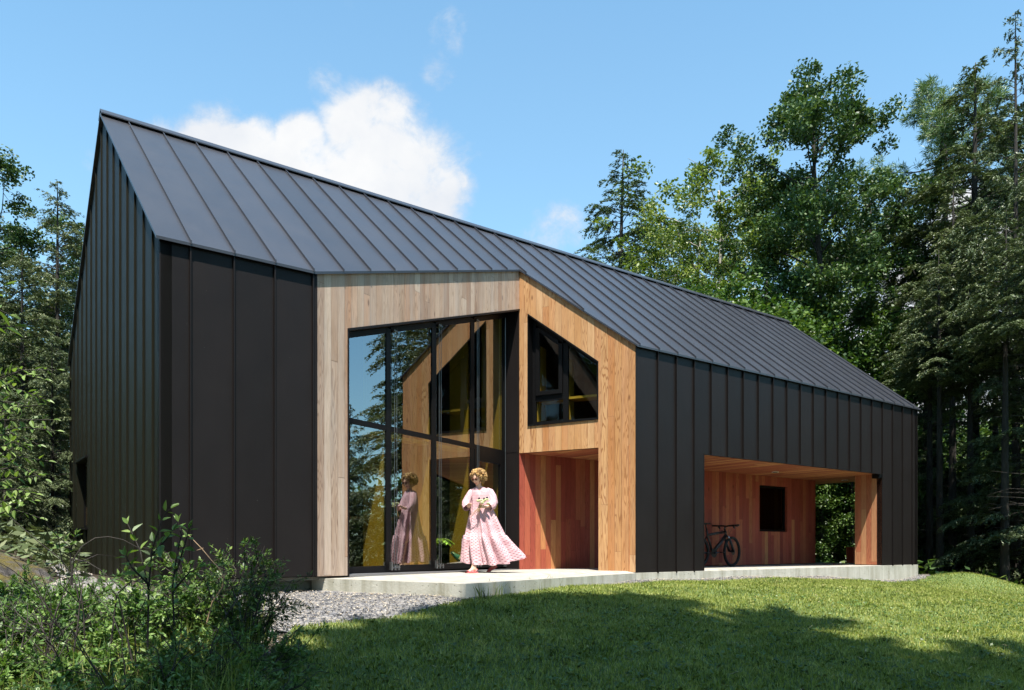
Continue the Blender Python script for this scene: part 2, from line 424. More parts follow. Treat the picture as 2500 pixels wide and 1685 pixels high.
def hbox(mb, org, dr, inw, u0, u1, d0, d1_, z0, z1, z0b=None, z1b=None):
    """box between (u0,d0,z0) and (u1,d1,z1); z0b/z1b the heights at u1 for sloped members"""
    org = Vector(org); dr = Vector(dr); inw = Vector(inw)
    z0b = z0 if z0b is None else z0b; z1b = z1 if z1b is None else z1b
    def P(u, d_, z): 
        q = org + dr * u + inw * d_; return (q.x, q.y, z)
    c = [P(u0,d0,z0),P(u1,d0,z0b),P(u1,d1_,z0b),P(u0,d1_,z0),P(u0,d0,z1),P(u1,d0,z1b),P(u1,d1_,z1b),P(u0,d1_,z1)]
    for q in ((0,3,2,1),(4,5,6,7),(0,1,5,4),(1,2,6,5),(2,3,7,6),(3,0,4,7)):
        uv = []
        for i in q:
            u = (u0, u1, u1, u0)[i % 4]; dd = (d0, d0, d1_, d1_)[i % 4]
            uv.append((u, c[i][2]) if q in ((0,1,5,4),(2,3,7,6)) else ((dd, c[i][2]) if q in ((1,2,6,5),(3,0,4,7)) else (dd, u)))
        mb.face([c[i] for i in q], uv)
X = Vector((1, 0)); Y_ = Vector((0, 1)); O2 = Vector((0, 0))
def roofw(s):   # inner limit of the notch at station s
    if s <= NL.x or s >= NR.x: return 0.0
    return (s - NL.x) * T1.y / T1.x if s < IC.x else IC.y + (s - IC.x) * T2.y / T2.x

# front metal wall left of the recess
mb = MB(); top = zr(0) - 0.035
panel(mb, O2, X, Y_, [(0, -0.352), (NL.x, -0.357), (NL.x, top), (0, top)])
for k in range(-1, 8):
    s = SEAM0 + SEAMP * k
    if 0.02 < s < NL.x - 0.02: mb.box((s - .007, -.032, -.362), (s + .007, .002, top))
mb.box((-0.004, -.004, -.352), (0.012, .002, top)); mb.box((NL.x - .012, -.004, -.357), (NL.x + .003, .01, top))
hb(mb, 'metal_wall', M['metal'])
# front metal wall right with the carport opening
mb = MB(); c0, c1, ch = 8.755, 14.854, 1.600
panel(mb, O2, X, Y_, [(NR.x, -.424), (c0, -.428), (c0, ch), (c1, ch), (c1, -.428), (LEN, -.428), (LEN, top), (NR.x, top)])
for k in range(15, 36):
    s = SEAM0 + SEAMP * k
    if s < NR.x + .06: continue
    mb.box((s - .007, -.032, (ch + .002) if c0 < s < c1 else -.447), (s + .007, .002, top))
mb.box((NR.x - .003, -.004, -.424), (NR.x + .012, .01, top)); mb.box((LEN - .012, -.004, -.428), (LEN + .004, .01, top))
mb.box((c0 - .012, -.005, -.428), (c0 + .002, .01, ch)); mb.box((c0 - .012, -.005, ch - .014), (c1 + .012, .01, ch + .002)); mb.box((c1 - .002, -.005, -.428), (c1 + .012, .01, ch - .014))
hb(mb, 'metal_wall', M['metal'])
# left gable
mb = MB()
gw = [(4.944, .30), (6.074, .30), (6.074, 1.375), (4.944, 1.375)]
panel(mb, O2, Y_, X, [(0.0, -.42), (WB, -.42), (WB, zr(WB) - .035), (WR, zr(WR) - .035), (0.0, zr(0) - .035)], [gw])
gp = 0.469
for k in range(0, 15):
    s = .29 + gp * k
    if s > WB - .03: continue
    t_ = zr(s) - .04
    segs = [(-.42, t_)] if not (4.93 < s < 6.09) else [(-.42, .27), (1.41, t_)]
    for a, b in segs:
        mb.box((-.019, s - .006, a), (.002, s + .007, b))
hb(mb, 'metal_wall', M['gable_metal'])
mb = MB(); mb.box((-.010, -.006, -.50), (.05, WB, -.425)); hb(mb, 'base_trim', simple('brown_base_trim', (.10, .075, .055), .7, var=.3))
# right gable
mb = MB()
panel(mb, (LEN, 0), Y_, -X, [(0, -.428), (.62, -.428), (.62, 1.6), (3.4, 1.6), (3.4, -.428), (WB, -.428), (WB, zr(WB) - .035), (WR, zr(WR) - .035), (0, zr(0) - .035)])
hb(mb, 'metal_wall', M['metal'])
mb = MB(); panel(mb, (0, WB), X, -Y_, [(0, -.42), (LEN, -.42), (LEN, top), (0, top)]); hb(mb, 'metal_wall', M['metal'])

# recess wall 1 (grey cedar)
def z1(u): return zr(T1.y * u) - .035
HL = lambda u: 2.693 + .3257 * (u - .522)
L1 = (IC - NL).length; L2 = (NR - IC).length
mb = MB()
panel(mb, NL, T1, I1, [(0.004, -.359), (.522, -.366), (.522, HL(.522)), (L1, HL(L1)), (L1, z1(L1)), (0.004, z1(0))], th=.20)
hb(mb, 'wood_wall', M['w_grey'])['label'] = 'silvered cedar board wall around the tall glazing'
# recess wall 2 (golden cedar)
def z2(u): return zr(IC.y + T2.y * u) - .035
mb = MB()
win = [(.163, 3.994), (1.458, 3.03), (1.458, 2.075), (.163, 2.055)]
panel(mb, IC, T2, I2, [(0, 1.605), (1.458, 1.613), (1.458, -.412), (L2 - .003, -.420), (L2 - .003, z2(L2)), (0, z2(0))], [win[::-1]], th=.14, uoff=.03)
hb(mb, 'wood_wall', M['w_gold'])['label'] = 'golden cedar board wall with the slanted window'
# dark reveals of the glazing
mb = MB()
hbox(mb, NL, T1, I1, .522, L1 - .001, -.012, .30, HL(.522) - .03, HL(.522) - .001, HL(L1) - .03, HL(L1) - .001)
hbox(mb, NL, T1, I1, .522, .545, -.008, .30, -.372, HL(.545) - .03)
hbox(mb, NL, T1, I1, L1 - .03, L1 - .003, .004, .36, -.41, HL(L1) - .035)
for zz in (1.62,): hbox(mb, NL, T1, I1, L1 - .034, L1 - .030, .01, .30, zz, zz + .008)
hb(mb, 'metal_reveal', M['metal'])
mb = MB(); hbox(mb, NL, T1, I1, .545, L1 - .031, -.02, .24, -.385, -.355, -.43, -.40)
hb(mb, 'door_sill', simple('mill_aluminium', (.30, .30, .31), .38, .75))

# breezeway linings
mb = MB(); panel(mb, (IC.x, IC.y), X, Y_, [(0, -.42), (15.32 - IC.x, -.42), (15.32 - IC.x, 1.66), (0, 1.66)],
      [[(13.05 - IC.x, .33), (14.14 - IC.x, .33), (14.14 - IC.x, 1.39), (13.05 - IC.x, 1.39)]], th=.14)
panel(mb, (15.32, IC.y + .141), Y_, -X, [(0, -.42), (3.2, -.42), (3.2, 1.66), (0, 1.66)], th=.10)
hb(mb, 'wood_wall', M['w_shade_red'])['label'] = 'cedar board back wall of the covered passage, colour reddened for shade'
mb = MB()
panel(mb, (c1 - .0, .011), Y_, X, [(0, -.42), (.62, -.42), (.62, 1.62), (0, 1.62)], th=.05)
panel(mb, (c1 + .052, .631), X, -Y_, [(0, -.42), (LEN - c1 - .06, -.42), (LEN - c1 - .06, 1.62), (0, 1.62)], th=.05)
hb(mb, 'wood_pier', wood('pier_cedar', [(0, (.38, .10, .055)), (.25, (.46, .19, .09)), (.5, (.34, .085, .05)), (.75, (.50, .26, .13)), (1, (.42, .14, .07))], (.16, .05, .03), ringamt=.4))  # pier palette shifted to red to paint in the shade on its inner face
mb = MB(); panel(mb, (c0 - .0, .122), -X, -Y_, [(0, -.42), (c0 - NR.x + .05, -.42), (c0 - NR.x + .05, 1.62), (0, 1.62)], th=.03)
hb(mb, 'wood_wall', M['w_shade_red'])
mb = MB()
cp = [(IC.x + .02, IC.y - .012), (NR.x + .05, .02), (c0, .02), (LEN - .02, .012), (LEN - .02, 3.42), (15.325, 3.42), (15.325, IC.y - .003)]
pts = [Vector((a, b, 0)) for a, b in cp]
for tr in tessellate_polygon([pts]):
    q = [pts[i] for i in tr]
    if (q[1] - q[0]).cross(q[2] - q[0]).z > 0: q = q[::-1]
    mb.face([(p.x, p.y, 1.600) for p in q], [(p.x, p.y) for p in q])
    mb.face([(p.x, p.y, 1.66) for p in q[::-1]], [(p.x, p.y) for p in q[::-1]])
hb(mb, 'wood_ceiling', M['w_ceil'])
# low cedar end panel in the right hand opening
mb = MB(); mb.box((LEN - .14, 1.48, -.43), (LEN - .02, 1.67, -.03)); hb(mb, 'low_panel', M['w_shade_red'])

# roof --------------------------------------------------------------
def offs(p, dr, nrm, o): return Vector(p) + Vector(nrm) * o
def inter(p, d_, q, e):
    den = d_.x * e.y - d_.y * e.x; tt = ((q.x - p.x) * e.y - (q.y - p.y) * e.x) / den; return p + d_ * tt
ov = .035
a1 = NL - I1 * ov; a2 = IC - I2 * ov
q1 = inter(a1, T1, Vector((0, -.05)), X); q2 = inter(a1, T1, a2, T2); q3 = inter(a2, T2, Vector((0, -.05)), X)
S0, S1 = -.045, LEN + .045
out = [(S0, -.05), (q1.x, q1.y), (q2.x, q2.y), (q3.x, q3.y), (S1, -.05), (S1, WR), (S0, WR)]
mb = MB(); RT = .032
pts = [Vector((a, b, 0)) for a, b in out]
cs = math.sqrt(1 + SL * SL)
def rp(p, dz=0): return (p.x, p.y, zr(p.y) + dz)
for tr in tessellate_polygon([pts]):
    q = [pts[i] for i in tr]
    if (q[1] - q[0]).cross(q[2] - q[0]).z < 0: q = q[::-1]
    mb.face([rp(p) for p in q], [(p.x, p.y * cs) for p in q])
    mb.face([rp(p, -RT) for p in q[::-1]], [(p.x, p.y * cs) for p in q[::-1]])
for i in range(len(pts)):
    a, b = pts[i], pts[(i + 1) % len(pts)]
    mb.face([rp(a), rp(a, -RT), rp(b, -RT), rp(b)], [(a.x, a.y)] * 4)
def edgew(s):
    if s <= q1.x or s >= q3.x: return -.05
    return a1.y + (s - a1.x) * T1.y / T1.x if s < q2.x else a2.y + (s - a2.x) * T2.y / T2.x
for k in range(0, 36):
    s = SEAM0 + SEAMP * k; wa = edgew(s) - .012; wb = WR - .10
    for (x0, x1, h0, h1) in ((s - .006, s + .006, -.004, .040),):
        A = [(x0, wa, zr(wa) + h0), (x1, wa, zr(wa) + h0), (x1, wb, zr(wb) + h0), (x0, wb, zr(wb) + h0),
             (x0, wa, zr(wa) + h1 * .9), (x1, wa, zr(wa) + h1 * .9), (x1, wb, zr(wb) + h1), (x0, wb, zr(wb) + h1)]
        for q in ((4,5,6,7),(0,1,5,4),(1,2,6,5),(3,0,4,7)): mb.face([A[i] for i in q], [(s + .2, A[i][1]) for i in q])
# back slope
b0 = [Vector((S0, WR, 0)), Vector((S1, WR, 0)), Vector((S1, WB + .05, 0)), Vector((S0, WB + .05, 0))]
def rb(p, dz=0): return (p.x, p.y, ZE + SL * (2 * WR - p.y + .05) + dz)
mb.face([rb(p) for p in b0], [(p.x, p.y) for p in b0]); mb.face([rb(p, -RT) for p in b0[::-1]], [(p.x, p.y) for p in b0])
for i in (1, 2, 3):
    a, b = b0[i], b0[(i + 1) % 4]; mb.face([rb(a), rb(a, -RT), rb(b, -RT), rb(b)])
for k in range(0, 36):
    s = SEAM0 + SEAMP * k; wa = WR + .1; wb = WB + .05
    A = [(s - .006, wa, zr(wa)), (s + .006, wa, zr(wa)), (s + .006, wb, zr(wb)), (s - .006, wb, zr(wb))]
    A += [(a, b, c + .036) for a, b, c in A]
    for q in ((4,5,6,7),(1,2,6,5),(3,0,4,7)): mb.face([A[i] for i in q])
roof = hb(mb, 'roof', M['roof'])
# ridge cap: thin folded sheet standing clear of the panels
mb = MB(); hw = .125; lift = .062; zt = zr(WR) + lift
for sg in (-1, 1):
    y0, y1 = WR, WR + sg * hw
    A = [(S0, y0, zt), (S1 + .01, y0, zt), (S1 + .01, y1, zt - hw * SL), (S0, y1, zt - hw * SL)]
    B = [(a, b, c - .016) for a, b, c in A]
    if sg > 0: A, B = A[::-1], B[::-1]
    mb.face(A[::-1]); mb.face(B)
    for i in range(4):
        j = (i + 1) % 4; mb.face([A[i], A[j], B[j], B[i]])
mb.box((S0 + .004, WR - .07, zr(WR) - .06), (S1, WR + .07, zr(WR) + lift - .075))
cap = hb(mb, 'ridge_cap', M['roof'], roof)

# windows -----------------------------------------------------------
def quadpane(org, dr, inw, d_, poly, name='pane', m_=None, parent=None):
    mb = MB(); org = Vector(org); dr = Vector(dr); inw = Vector(inw)
    mb.face([((org + dr * u + inw * d_).x, (org + dr * u + inw * d_).y, z) for u, z in poly], poly)
    return hb(mb, name, m_ or M['glass'], parent)
# the big folding glass wall
G0 = .26
fr = MB()
mull = [.60, 1.62, 2.68, 3.74, 4.775]
gz = lambda u: HL(u) - .035
def V(u, wd, z0_, z1_, d0=G0 - .012, d1_=G0 + .03): hbox(fr, NL, T1, I1, u - wd / 2, u + wd / 2, d0, d1_, z0_, z1_)
for i, u in enumerate(mull):
    wd = .10 if 0 < i < 4 else .06
    V(u, wd, -.36, gz(u - wd / 2) - .002)
for i in range(4):
    a = mull[i] + (.05 if i else .03); b = mull[i + 1] - (.05 if i < 3 else .03)
    hbox(fr, NL, T1, I1, a, b, G0 - .01, G0 + .03, 1.582, 1.655)
    hbox(fr, NL, T1, I1, a, b, G0 - .01, G0 + .03, -.36, -.27)
    hbox(fr, NL, T1, I1, a, b, G0 - .01, G0 + .03, gz(a) - .08, gz(a) - .002, gz(b) - .08, gz(b) - .002)
# inner door leaf in the last bay
a, b = mull[3] + .06, mull[4] - .035
for (u0, u1, z0_, z1_) in ((a, a + .09, -.27, 1.582), (b - .13, b, -.27, 1.582), (a + .09, b - .13, 1.40, 1.582), (a + .09, b - .13, -.27, -.20)):
    hbox(fr, NL, T1, I1, u0, u1, G0 - .02, G0 + .03, z0_, z1_)
door = hb(fr, 'folding_door', M['frame'])
for i in range(4):
    a = mull[i] + (.05 if i else .03); b = mull[i + 1] - (.05 if i < 3 else .03)
    quadpane(NL, T1, I1, G0, [(a, 1.655), (b, 1.655), (b, gz(b) - .08), (a, gz(a) - .08)], parent=door)
    if i == 3: quadpane(NL, T1, I1, G0, [(a + .09, -.20), (b - .13, -.20), (b - .13, 1.40), (a + .09, 1.40)], parent=door)
    else: quadpane(NL, T1, I1, G0, [(a, -.27), (b, -.27), (b, 1.582), (a, 1.582)], parent=door)
def w1(u, d_, z): 
    q = NL + T1 * u + I1 * d_; return (q.x, q.y, z)
for i in (1, 2, 3):
    for du in (.085, .135):
        mb = MB(); u = mull[i] + du
        mb.tube([w1(u, G0 - .045, -.34), w1(u, G0 - .045, gz(u) - .03)], .0042, 6)
        mb.tube([w1(u, G0 - .045, -.31), w1(u, G0 - .045, -.26)], .011, 8)
        hb(mb, 'lock_rod', M['steel'], door)
    mb = MB()
    hbox(mb, NL, T1, I1, mull[i] - .02, mull[i] + .02, G0 - .075, G0 - .04, -.33, -.22)
    mb.tube([w1(mull[i] - .03, G0 - .085, -.30), w1(mull[i] + .15, G0 - .085, -.30)], .013, 8)
    for du in (-.02, .05, .13): mb.tube([w1(mull[i] + du, G0 - .085, -.335), w1(mull[i] + du, G0 - .085, -.27)], .016, 8)
    hb(mb, 'hinge', M['steel'], door)
    mb = MB(); hbox(mb, NL, T1, I1, mull[i] + .07, mull[i] + .15, G0 - .05, G0 - .02, gz(mull[i]) - .04, gz(mull[i]) - .02); hb(mb, 'rod_bracket', M['steel'], door)
mb = MB(); mb.tube([w1(4.70, G0 - .06, -.34), w1(4.70, G0 - .06, gz(4.7) - .08)], .0055, 6); hb(mb, 'lock_rod', M['steel'], door)
mb = MB(); mb.tube([w1(4.62, G0 - .08, -.34), w1(4.70, G0 - .08, -.34)], .014, 8); mb.tube([w1(4.68, G0 - .08, -.34), w1(4.68, G0 - .08, -.26)], .008, 8); hb(mb, 'hinge', M['steel'], door)
# fins and shelf inside the glass
for i in (1, 2, 3, 4):
    mb = MB(); u = mull[i] - (.0 if i < 4 else .06)
    hbox(mb, NL, T1, I1, u - .045, u + .045, G0 + .05, G0 + .05 + .36, -.29, zr(T1.y * u + I1.y * .3) - .14)
    hb(mb, 'timber_fin', M['ochre'])
mb = MB()
for i in range(4):
    a = mull[i] + .046; b = mull[i + 1] - (.046 if i < 3 else .11)
    hbox(mb, NL, T1, I1, a, b, G0 + .05, G0 + .24, 1.51, 1.56)
hb(mb, 'timber_rail', M['ochre'])

# slanted window of wall 2
fr = MB(); wd = .16
def w2z(u): return 3.994 + (u - .163) * (3.03 - 3.994) / (1.458 - .163)
e = .012
# reveal lining
hbox(fr, IC, T2, I2, .163 + .001, .163 + e, -.014, .20, 2.06, w2z(.163) - .02)
hbox(fr, IC, T2, I2, 1.458 - .022, 1.458 - .001, -.014, .20, 2.08, w2z(1.458) - .01)
hbox(fr, IC, T2, I2, .164, 1.457, -.018, .20, 2.057, 2.085, 2.076, 2.103)
hbox(fr, IC, T2, I2, .164, 1.457, -.018, .20, w2z(.164) - .03, w2z(.164) - .002, w2z(1.457) - .03, w2z(1.457) - .002)
d0, d1_ = wd, wd + .05; mu = .80
zt = lambda u: w2z(u) - .032
def S(u0, u1, za, zb_, dd0=d0, dd1=d1_): hbox(fr, IC, T2, I2, u0, u1, dd0, dd1, za, zb_)
S(.176, .24, 2.09, zt(.24)); S(1.38, 1.435, 2.10, zt(1.435)); S(mu - .045, mu + .045, 2.09, zt(mu + .045))
hbox(fr, IC, T2, I2, .24, mu - .045, d0, d1_, 2.088, 2.15); hbox(fr, IC, T2, I2, mu + .045, 1.38, d0, d1_, 2.095, 2.14)
S(.24, mu - .045, 2.50, 2.60)
hbox(fr, IC, T2, I2, .24, mu - .045, d0, d1_, zt(.24) - .07, zt(.24), zt(mu - .045) - .07, zt(mu - .045))
hbox(fr, IC, T2, I2, mu + .045, 1.38, d0, d1_, zt(mu + .045) - .05, zt(mu + .045), zt(1.38) - .05, zt(1.38))
# operable sash upper left, proud
S(.25, .32, 2.60, zt(.32) - .08, d0 - .03, d0 + .01); S(mu - .12, mu - .05, 2.60, zt(mu - .05) - .08, d0 - .03, d0 + .01)
S(.32, mu - .12, 2.60, 2.67, d0 - .03, d0 + .01)
hbox(fr, IC, T2, I2, .32, mu - .12, d0 - .03, d0 + .01, zt(.32) - .16, zt(.32) - .08, zt(mu - .12) - .16, zt(mu - .12) - .08)
win2 = hb(fr, 'window', M['frame'])
gd = wd + .025
quadpane(IC, T2, I2, gd, [(.24, 2.15), (mu - .045, 2.15), (mu - .045, 2.50), (.24, 2.50)], parent=win2, m_=M['glass3'])
quadpane(IC, T2, I2, gd, [(.32, 2.67), (mu - .12, 2.67), (mu - .12, zt(mu - .12) - .16), (.32, zt(.32) - .16)], parent=win2, m_=M['glass3'])
quadpane(IC, T2, I2, gd, [(mu + .045, 2.14), (1.38, 2.14), (1.38, zt(1.38) - .05), (mu + .045, zt(mu + .045) - .05)], parent=win2, m_=M['glass3'])
mb = MB()
hbox(mb, IC, T2, I2, .20, .25, wd + .055, wd + .40, 2.0, 3.5); hbox(mb, IC, T2, I2, mu - .03, mu + .03, wd + .055, wd + .30, 2.0, 3.2)
hbox(mb, IC, T2, I2, .25, 1.4, wd + .055, wd + .35, 2.50, 2.54)
hb(mb, 'window_lining', M['ochre'])
# gable window
fr = MB()
for (a0, a1_, z0_, z1_) in ((4.944, 4.99, .30, 1.375), (6.03, 6.074, .30, 1.375), (4.99, 6.03, .30, .345), (4.99, 6.03, 1.33, 1.375)):
    fr.box((.10, a0 + .001, z0_ + .001), (.15, a1_ - .001, z1_ - .001))
fr.box((-.05, 4.90, .255), (.09, 6.11, .292)); fr.box((-.04, 4.90, 1.378), (.09, 6.11, 1.412))
gwn = hb(fr, 'window', M['frame'])
mb = MB(); mb.face([(.125, 4.99, .345), (.125, 6.03, .345), (.125, 6.03, 1.33), (.125, 4.99, 1.33)]); hb(mb, 'pane', M['glass'], gwn)
# passage window
fr = MB(); yb = IC.y + .06
for (a0, a1_, z0_, z1_) in ((13.05, 13.10, .33, 1.39), (14.09, 14.14, .33, 1.39), (13.10, 14.09, .33, .38), (13.10, 14.09, 1.34, 1.39)):
    fr.box((a0 + .001, yb, z0_ + .001), (a1_ - .001, yb + .05, z1_ - .001))
pwn = hb(fr, 'window', M['frame'])
mb = MB(); mb.face([(13.10, yb + .02, .38), (14.09, yb + .02, .38), (14.09, yb + .02, 1.34), (13.10, yb + .02, 1.34)]); hb(mb, 'pane', M['glass2'], pwn)
# ceiling lights
for (s, w_) in ((12.55, 1.15), (15.7, 1.35)):
    mb = MB(); mb.tube([(s, w_, 1.586), (s, w_, 1.612)], .075, 20); dl = hb(mb, 'ceiling_light', simple('white_trim_ring', (.7, .68, .64), .5))
    mb = MB(); mb.tube([(s, w_, 1.580), (s, w_, 1.590)], .05, 16); hb(mb, 'lens', M['dark'], dl)
mb = MB(); mb.box((c1 - .14, .02, 1.50), (c1 - .004, .16, 1.598)); mb.box((c1 - .12, .0, 1.515), (c1 - .02, .02, 1.585)); hb(mb, 'camera_box', M['frame'])

# interior shell
mb = MB()
ip = [(.13, .13), (NL.x, .13), (IC.x + .10, IC.y + .25), (IC.x + .1, 6.76), (.13, 6.76)]
ip = [(.13, .13), (NL.x - .05, .13), (w1(.3, G0, 0)[0], w1(.3, G0, 0)[1]), (w1(L1, G0 + .05, 0)[0], w1(L1, G0 + .05, 0)[1]), (9.2, 2.1), (9.2, 6.76), (.13, 6.76)]
pts = [Vector((a, b, 0)) for a, b in ip]
for tr in tessellate_polygon([pts]):
    q = [pts[i] for i in tr]
    if (q[1] - q[0]).cross(q[2] - q[0]).z < 0: q = q[::-1]
    mb.face([(p.x, p.y, -.30) for p in q], [(p.x, p.y) for p in q])
hb(mb, 'interior_floor', M['intfloor'])
mb = MB(); mb.box((.13, 6.70, -.30), (15.2, 6.76, 3.2)); mb.box((9.2, 2.06, -.30), (9.26, 4.9, 4.3)); mb.box((.125, .125, -.3), (.16, 6.7, 3.2))
hb(mb, 'interior_wall', simple('interior_panelling', (.10, .065, .035), .7, var=.2, bumpn=6))
# foundation below the left part
mb = MB(); mb.box((.14, .30, -1.3), (2.4, .50, -.42)); mb.box((.20, .5, -1.3), (.36, 6.8, -.36)); mb.box((.14, .14, -.41), (1.9, .5, -.37))
hb(mb, 'foundation', concrete('dark_foundation', (.10, .10, .09), (.2, .2, .18)))

# patio slab (structure)
SP = [(1.75, .24, -.387), (2.71, -1.67, -.410), (7.06, -.012, -.435), (LEN + .01, -.012, -.437), (LEN + .01, 6.8, -.437), (7.2, 6.8, -.437), (7.2, 2.2, -.436), (6.3, 2.2, -.410), (1.9, .42, -.386)]
mb = MB(); pts = [Vector((a, b, 0)) for a, b, c in SP]; zz = [c for a, b, c in SP]
for tr in tessellate_polygon([pts]):
    tr = list(tr)
    if (pts[tr[1]] - pts[tr[0]]).cross(pts[tr[2]] - pts[tr[0]]).z < 0: tr = tr[::-1]
    mb.face([(pts[i].x, pts[i].y, zz[i]) for i in tr], mi=1)
for i in range(len(pts)):
    j = (i + 1) % len(pts)
    mb.face([(pts[i].x, pts[i].y, zz[i]), (pts[i].x, pts[i].y, -1.3), (pts[j].x, pts[j].y, -1.3), (pts[j].x, pts[j].y, zz[j])])
mb.v = [(a, b, c - ZB) for a, b, c in mb.v]
patio = mb.build('patio', [M['concrete'], M['slab']])
patio.location = (C0.x, C0.y, ZB); patio.rotation_euler = (0, 0, ANG)
tag(patio, 'pale concrete patio slab under the house', kind='structure')
# ------------------------------------------------------------------ terrain
def px(x, y, Y): return ((x - 1250) / 1851.8 * Y, Y, (1333 - y) / 1851.8 * Y)
TP = [(0, 0, -1.55), (-3, 0, -1.5), (4, 0, -1.75), (9, 0, -2.2), (-8, -2, -1.2), (0, -8, -1.9), (10, -9, -2.6), (-12, -9, -1.2),
      px(753, 1443, 9.0), px(1137, 1460, 8.2), px(1330, 1438, 9.9), px(1555, 1419, 12.1), px(1720, 1413, 13.1), px(2000, 1408, 15.3), px(2239, 1405, 17.6),
      px(900, 1515, 7.0), px(1250, 1685, 5.0), px(600, 1685, 5.0), px(2300, 1685, 5.3), px(2500, 1457, 15.0), px(2300, 1417, 17.0),
      px(188, 1409, 12.6), px(253, 1421, 10.65), px(390, 1455, 7.9), px(640, 1450, 8.5), px(250, 1500, 7.6), px(60, 1400, 9.0), px(0, 1322, 11.0), px(-120, 1290, 10.5), px(100, 1345, 16), px(150, 1300, 26),
      (12.5, 18.5, -1.75), (15, 23, -2.6), (20, 14, -2.4), (11.5, 22, -1.6), (12, 27, -1.7), (8, 24, -1.3), (0, 25, -.35), (-8, 16, .35), (4, 20, -.6), (2, 12, -.55), (10, 17, -.62),
      (-7, 6, -.9), (-10, 9, .2), (-14, 14, 1.0), (7, 7, -1.25), (9, 10.5, -1.12), (13, 9, -1.9), (5.5, 10.5, -.72), (3, 7.5, -.86),
      (0, 45, .2), (25, 40, -2.2), (-25, 40, 2.5), (-25, 10, 2.2), (30, 5, -4), (-20, -20, 0), (25, -20, -4), (0, 90, 1), (90, 60, -3), (-90, 60, 3), (90, -90, -4), (-90, -90, 0)]
TPa = np.array(TP, dtype=float)
def _phi(r2): return 0.5 * r2 * np.log(r2 + 1e-9)
_n = len(TPa); _A = np.zeros((_n + 3, _n + 3))
_d2 = ((TPa[:, None, :2] - TPa[None, :, :2]) ** 2).sum(-1)
_A[:_n, :_n] = _phi(_d2) + np.eye(_n) * 0.02
_A[:_n, _n] = 1; _A[:_n, _n + 1:] = TPa[:, :2]; _A[_n, :_n] = 1; _A[_n + 1:, :_n] = TPa[:, :2].T
_w = np.linalg.solve(_A, np.concatenate([TPa[:, 2], [0, 0, 0]]))
def gh(x, y):
    x = np.atleast_1d(np.asarray(x, float)); y = np.atleast_1d(np.asarray(y, float))
    sh = x.shape; x = x.ravel(); y = y.ravel()
    rr = np.sqrt(x * x + y * y); k = np.minimum(1, 100 / np.maximum(rr, 1)); x2 = x * k; y2 = y * k
    o = np.empty(len(x2))
    for i in range(0, len(x2), 20000):
        d2 = (x2[i:i+20000, None] - TPa[None, :, 0]) ** 2 + (y2[i:i+20000, None] - TPa[None, :, 1]) ** 2
        o[i:i+20000] = _phi(d2) @ _w[:_n] + _w[_n] + _w[_n + 1] * x2[i:i+20000] + _w[_n + 2] * y2[i:i+20000]
    near = np.clip(1 - (np.hypot(x, y - 9) - 14) / 20, 0.25, 1)
    o += 0.012 * np.sin(x * 2.1 + 1.3 * y) + 0.010 * np.sin(3.3 * y - x) * near
    return o.reshape(sh)
def g1(x, y): return float(gh([x], [y])[0])

m_, nt, b = mat('forest_soil')
o = nt.new('ShaderNodeTexCoord').outputs['Object']
a = nt.noise(o, 1.1, 6, .65); f_ = nt.noise(o, 26, 5, .7)
c = nt.ramp(nt.math('MULTIPLY_ADD', f_, .5, nt.math('MULTIPLY', a, .5)), [(.3, (.022, .018, .010)), (.5, (.055, .040, .022)), (.62, (.035, .055, .016)), (.75, (.09, .075, .045))])
nt.set(b.inputs['Base Color'], c); b.inputs['Roughness'].default_value = .95
nt.set(b.inputs['Normal'], nt.bump(f_, .8, .05))
M['soil'] = m_
def grid_sheet(name, xs, ys, mat_, dz=0.0, keep=None):
    XX, YY = np.meshgrid(xs, ys); Z = gh(XX, YY) + dz
    V_ = np.stack([XX, YY, Z], -1).reshape(-1, 3); nx, ny = len(xs), len(ys)
    i = np.arange(nx * ny).reshape(ny, nx)
    Fq = np.stack([i[:-1, :-1], i[:-1, 1:], i[1:, 1:], i[1:, :-1]], -1).reshape(-1, 4)
    if keep is not None:
        cen = V_[Fq].mean(1); Fq = Fq[keep(cen[:, 0], cen[:, 1])]
        used, inv = np.unique(Fq, return_inverse=True); V_ = V_[used]; Fq = inv.reshape(-1, 4)
    return mesh_np(name, V_, Fq, mat_, smooth=True)
def axis(c, near, far, n1, n2):
    a = np.linspace(-near, near, n1); k = np.geomspace(1, far / near, n2)[1:] * near
    return c + np.concatenate([-k[::-1], a, k])
gxs = axis(1.0, 16, 1400, 110, 26); gys = axis(9.0, 17, 1400, 116, 26)
ground = grid_sheet('ground', gxs, gys, M['soil'], -0.03); tag(ground, 'brown forest floor of soil and leaf litter', kind='structure')

# region tests ------------------------------------------------------
def to_loc(x, y):
    dx = x - C0.x; dy = y - C0.y
    return dx * D1.x + dy * D1.y, dx * D2.x + dy * D2.y
def inpoly(x, y, poly):
    ins = np.zeros(x.shape, bool); n = len(poly)
    for i in range(n):
        x1, y1 = poly[i]; x2, y2 = poly[(i + 1) % n]
        cnd = ((y1 > y) != (y2 > y)) & (x < (x2 - x1) * (y - y1) / (y2 - y1 + 1e-12) + x1)
        ins ^= cnd
    return ins
def pxy(x, y, zg=None):   # ground point under a picture position (fixed once, in metres)
    Y = 8.0
    for _ in range(60):
        X = (x - 1250) / 1851.8 * Y; z = g1(X, Y); Yn = z * 1851.8 / (1333 - y); Y = .6 * Y + .4 * min(max(Yn, 3), 40)
    return (X, Y)
lawn_edge = [pxy(*q) for q in ((560, 1690), (680, 1600), (720, 1530), (860, 1516), (960, 1508), (1030, 1490), (1090, 1476), (1180, 1460), (1300, 1441), (1450, 1430), (1560, 1424), (1750, 1418), (2000, 1416))]
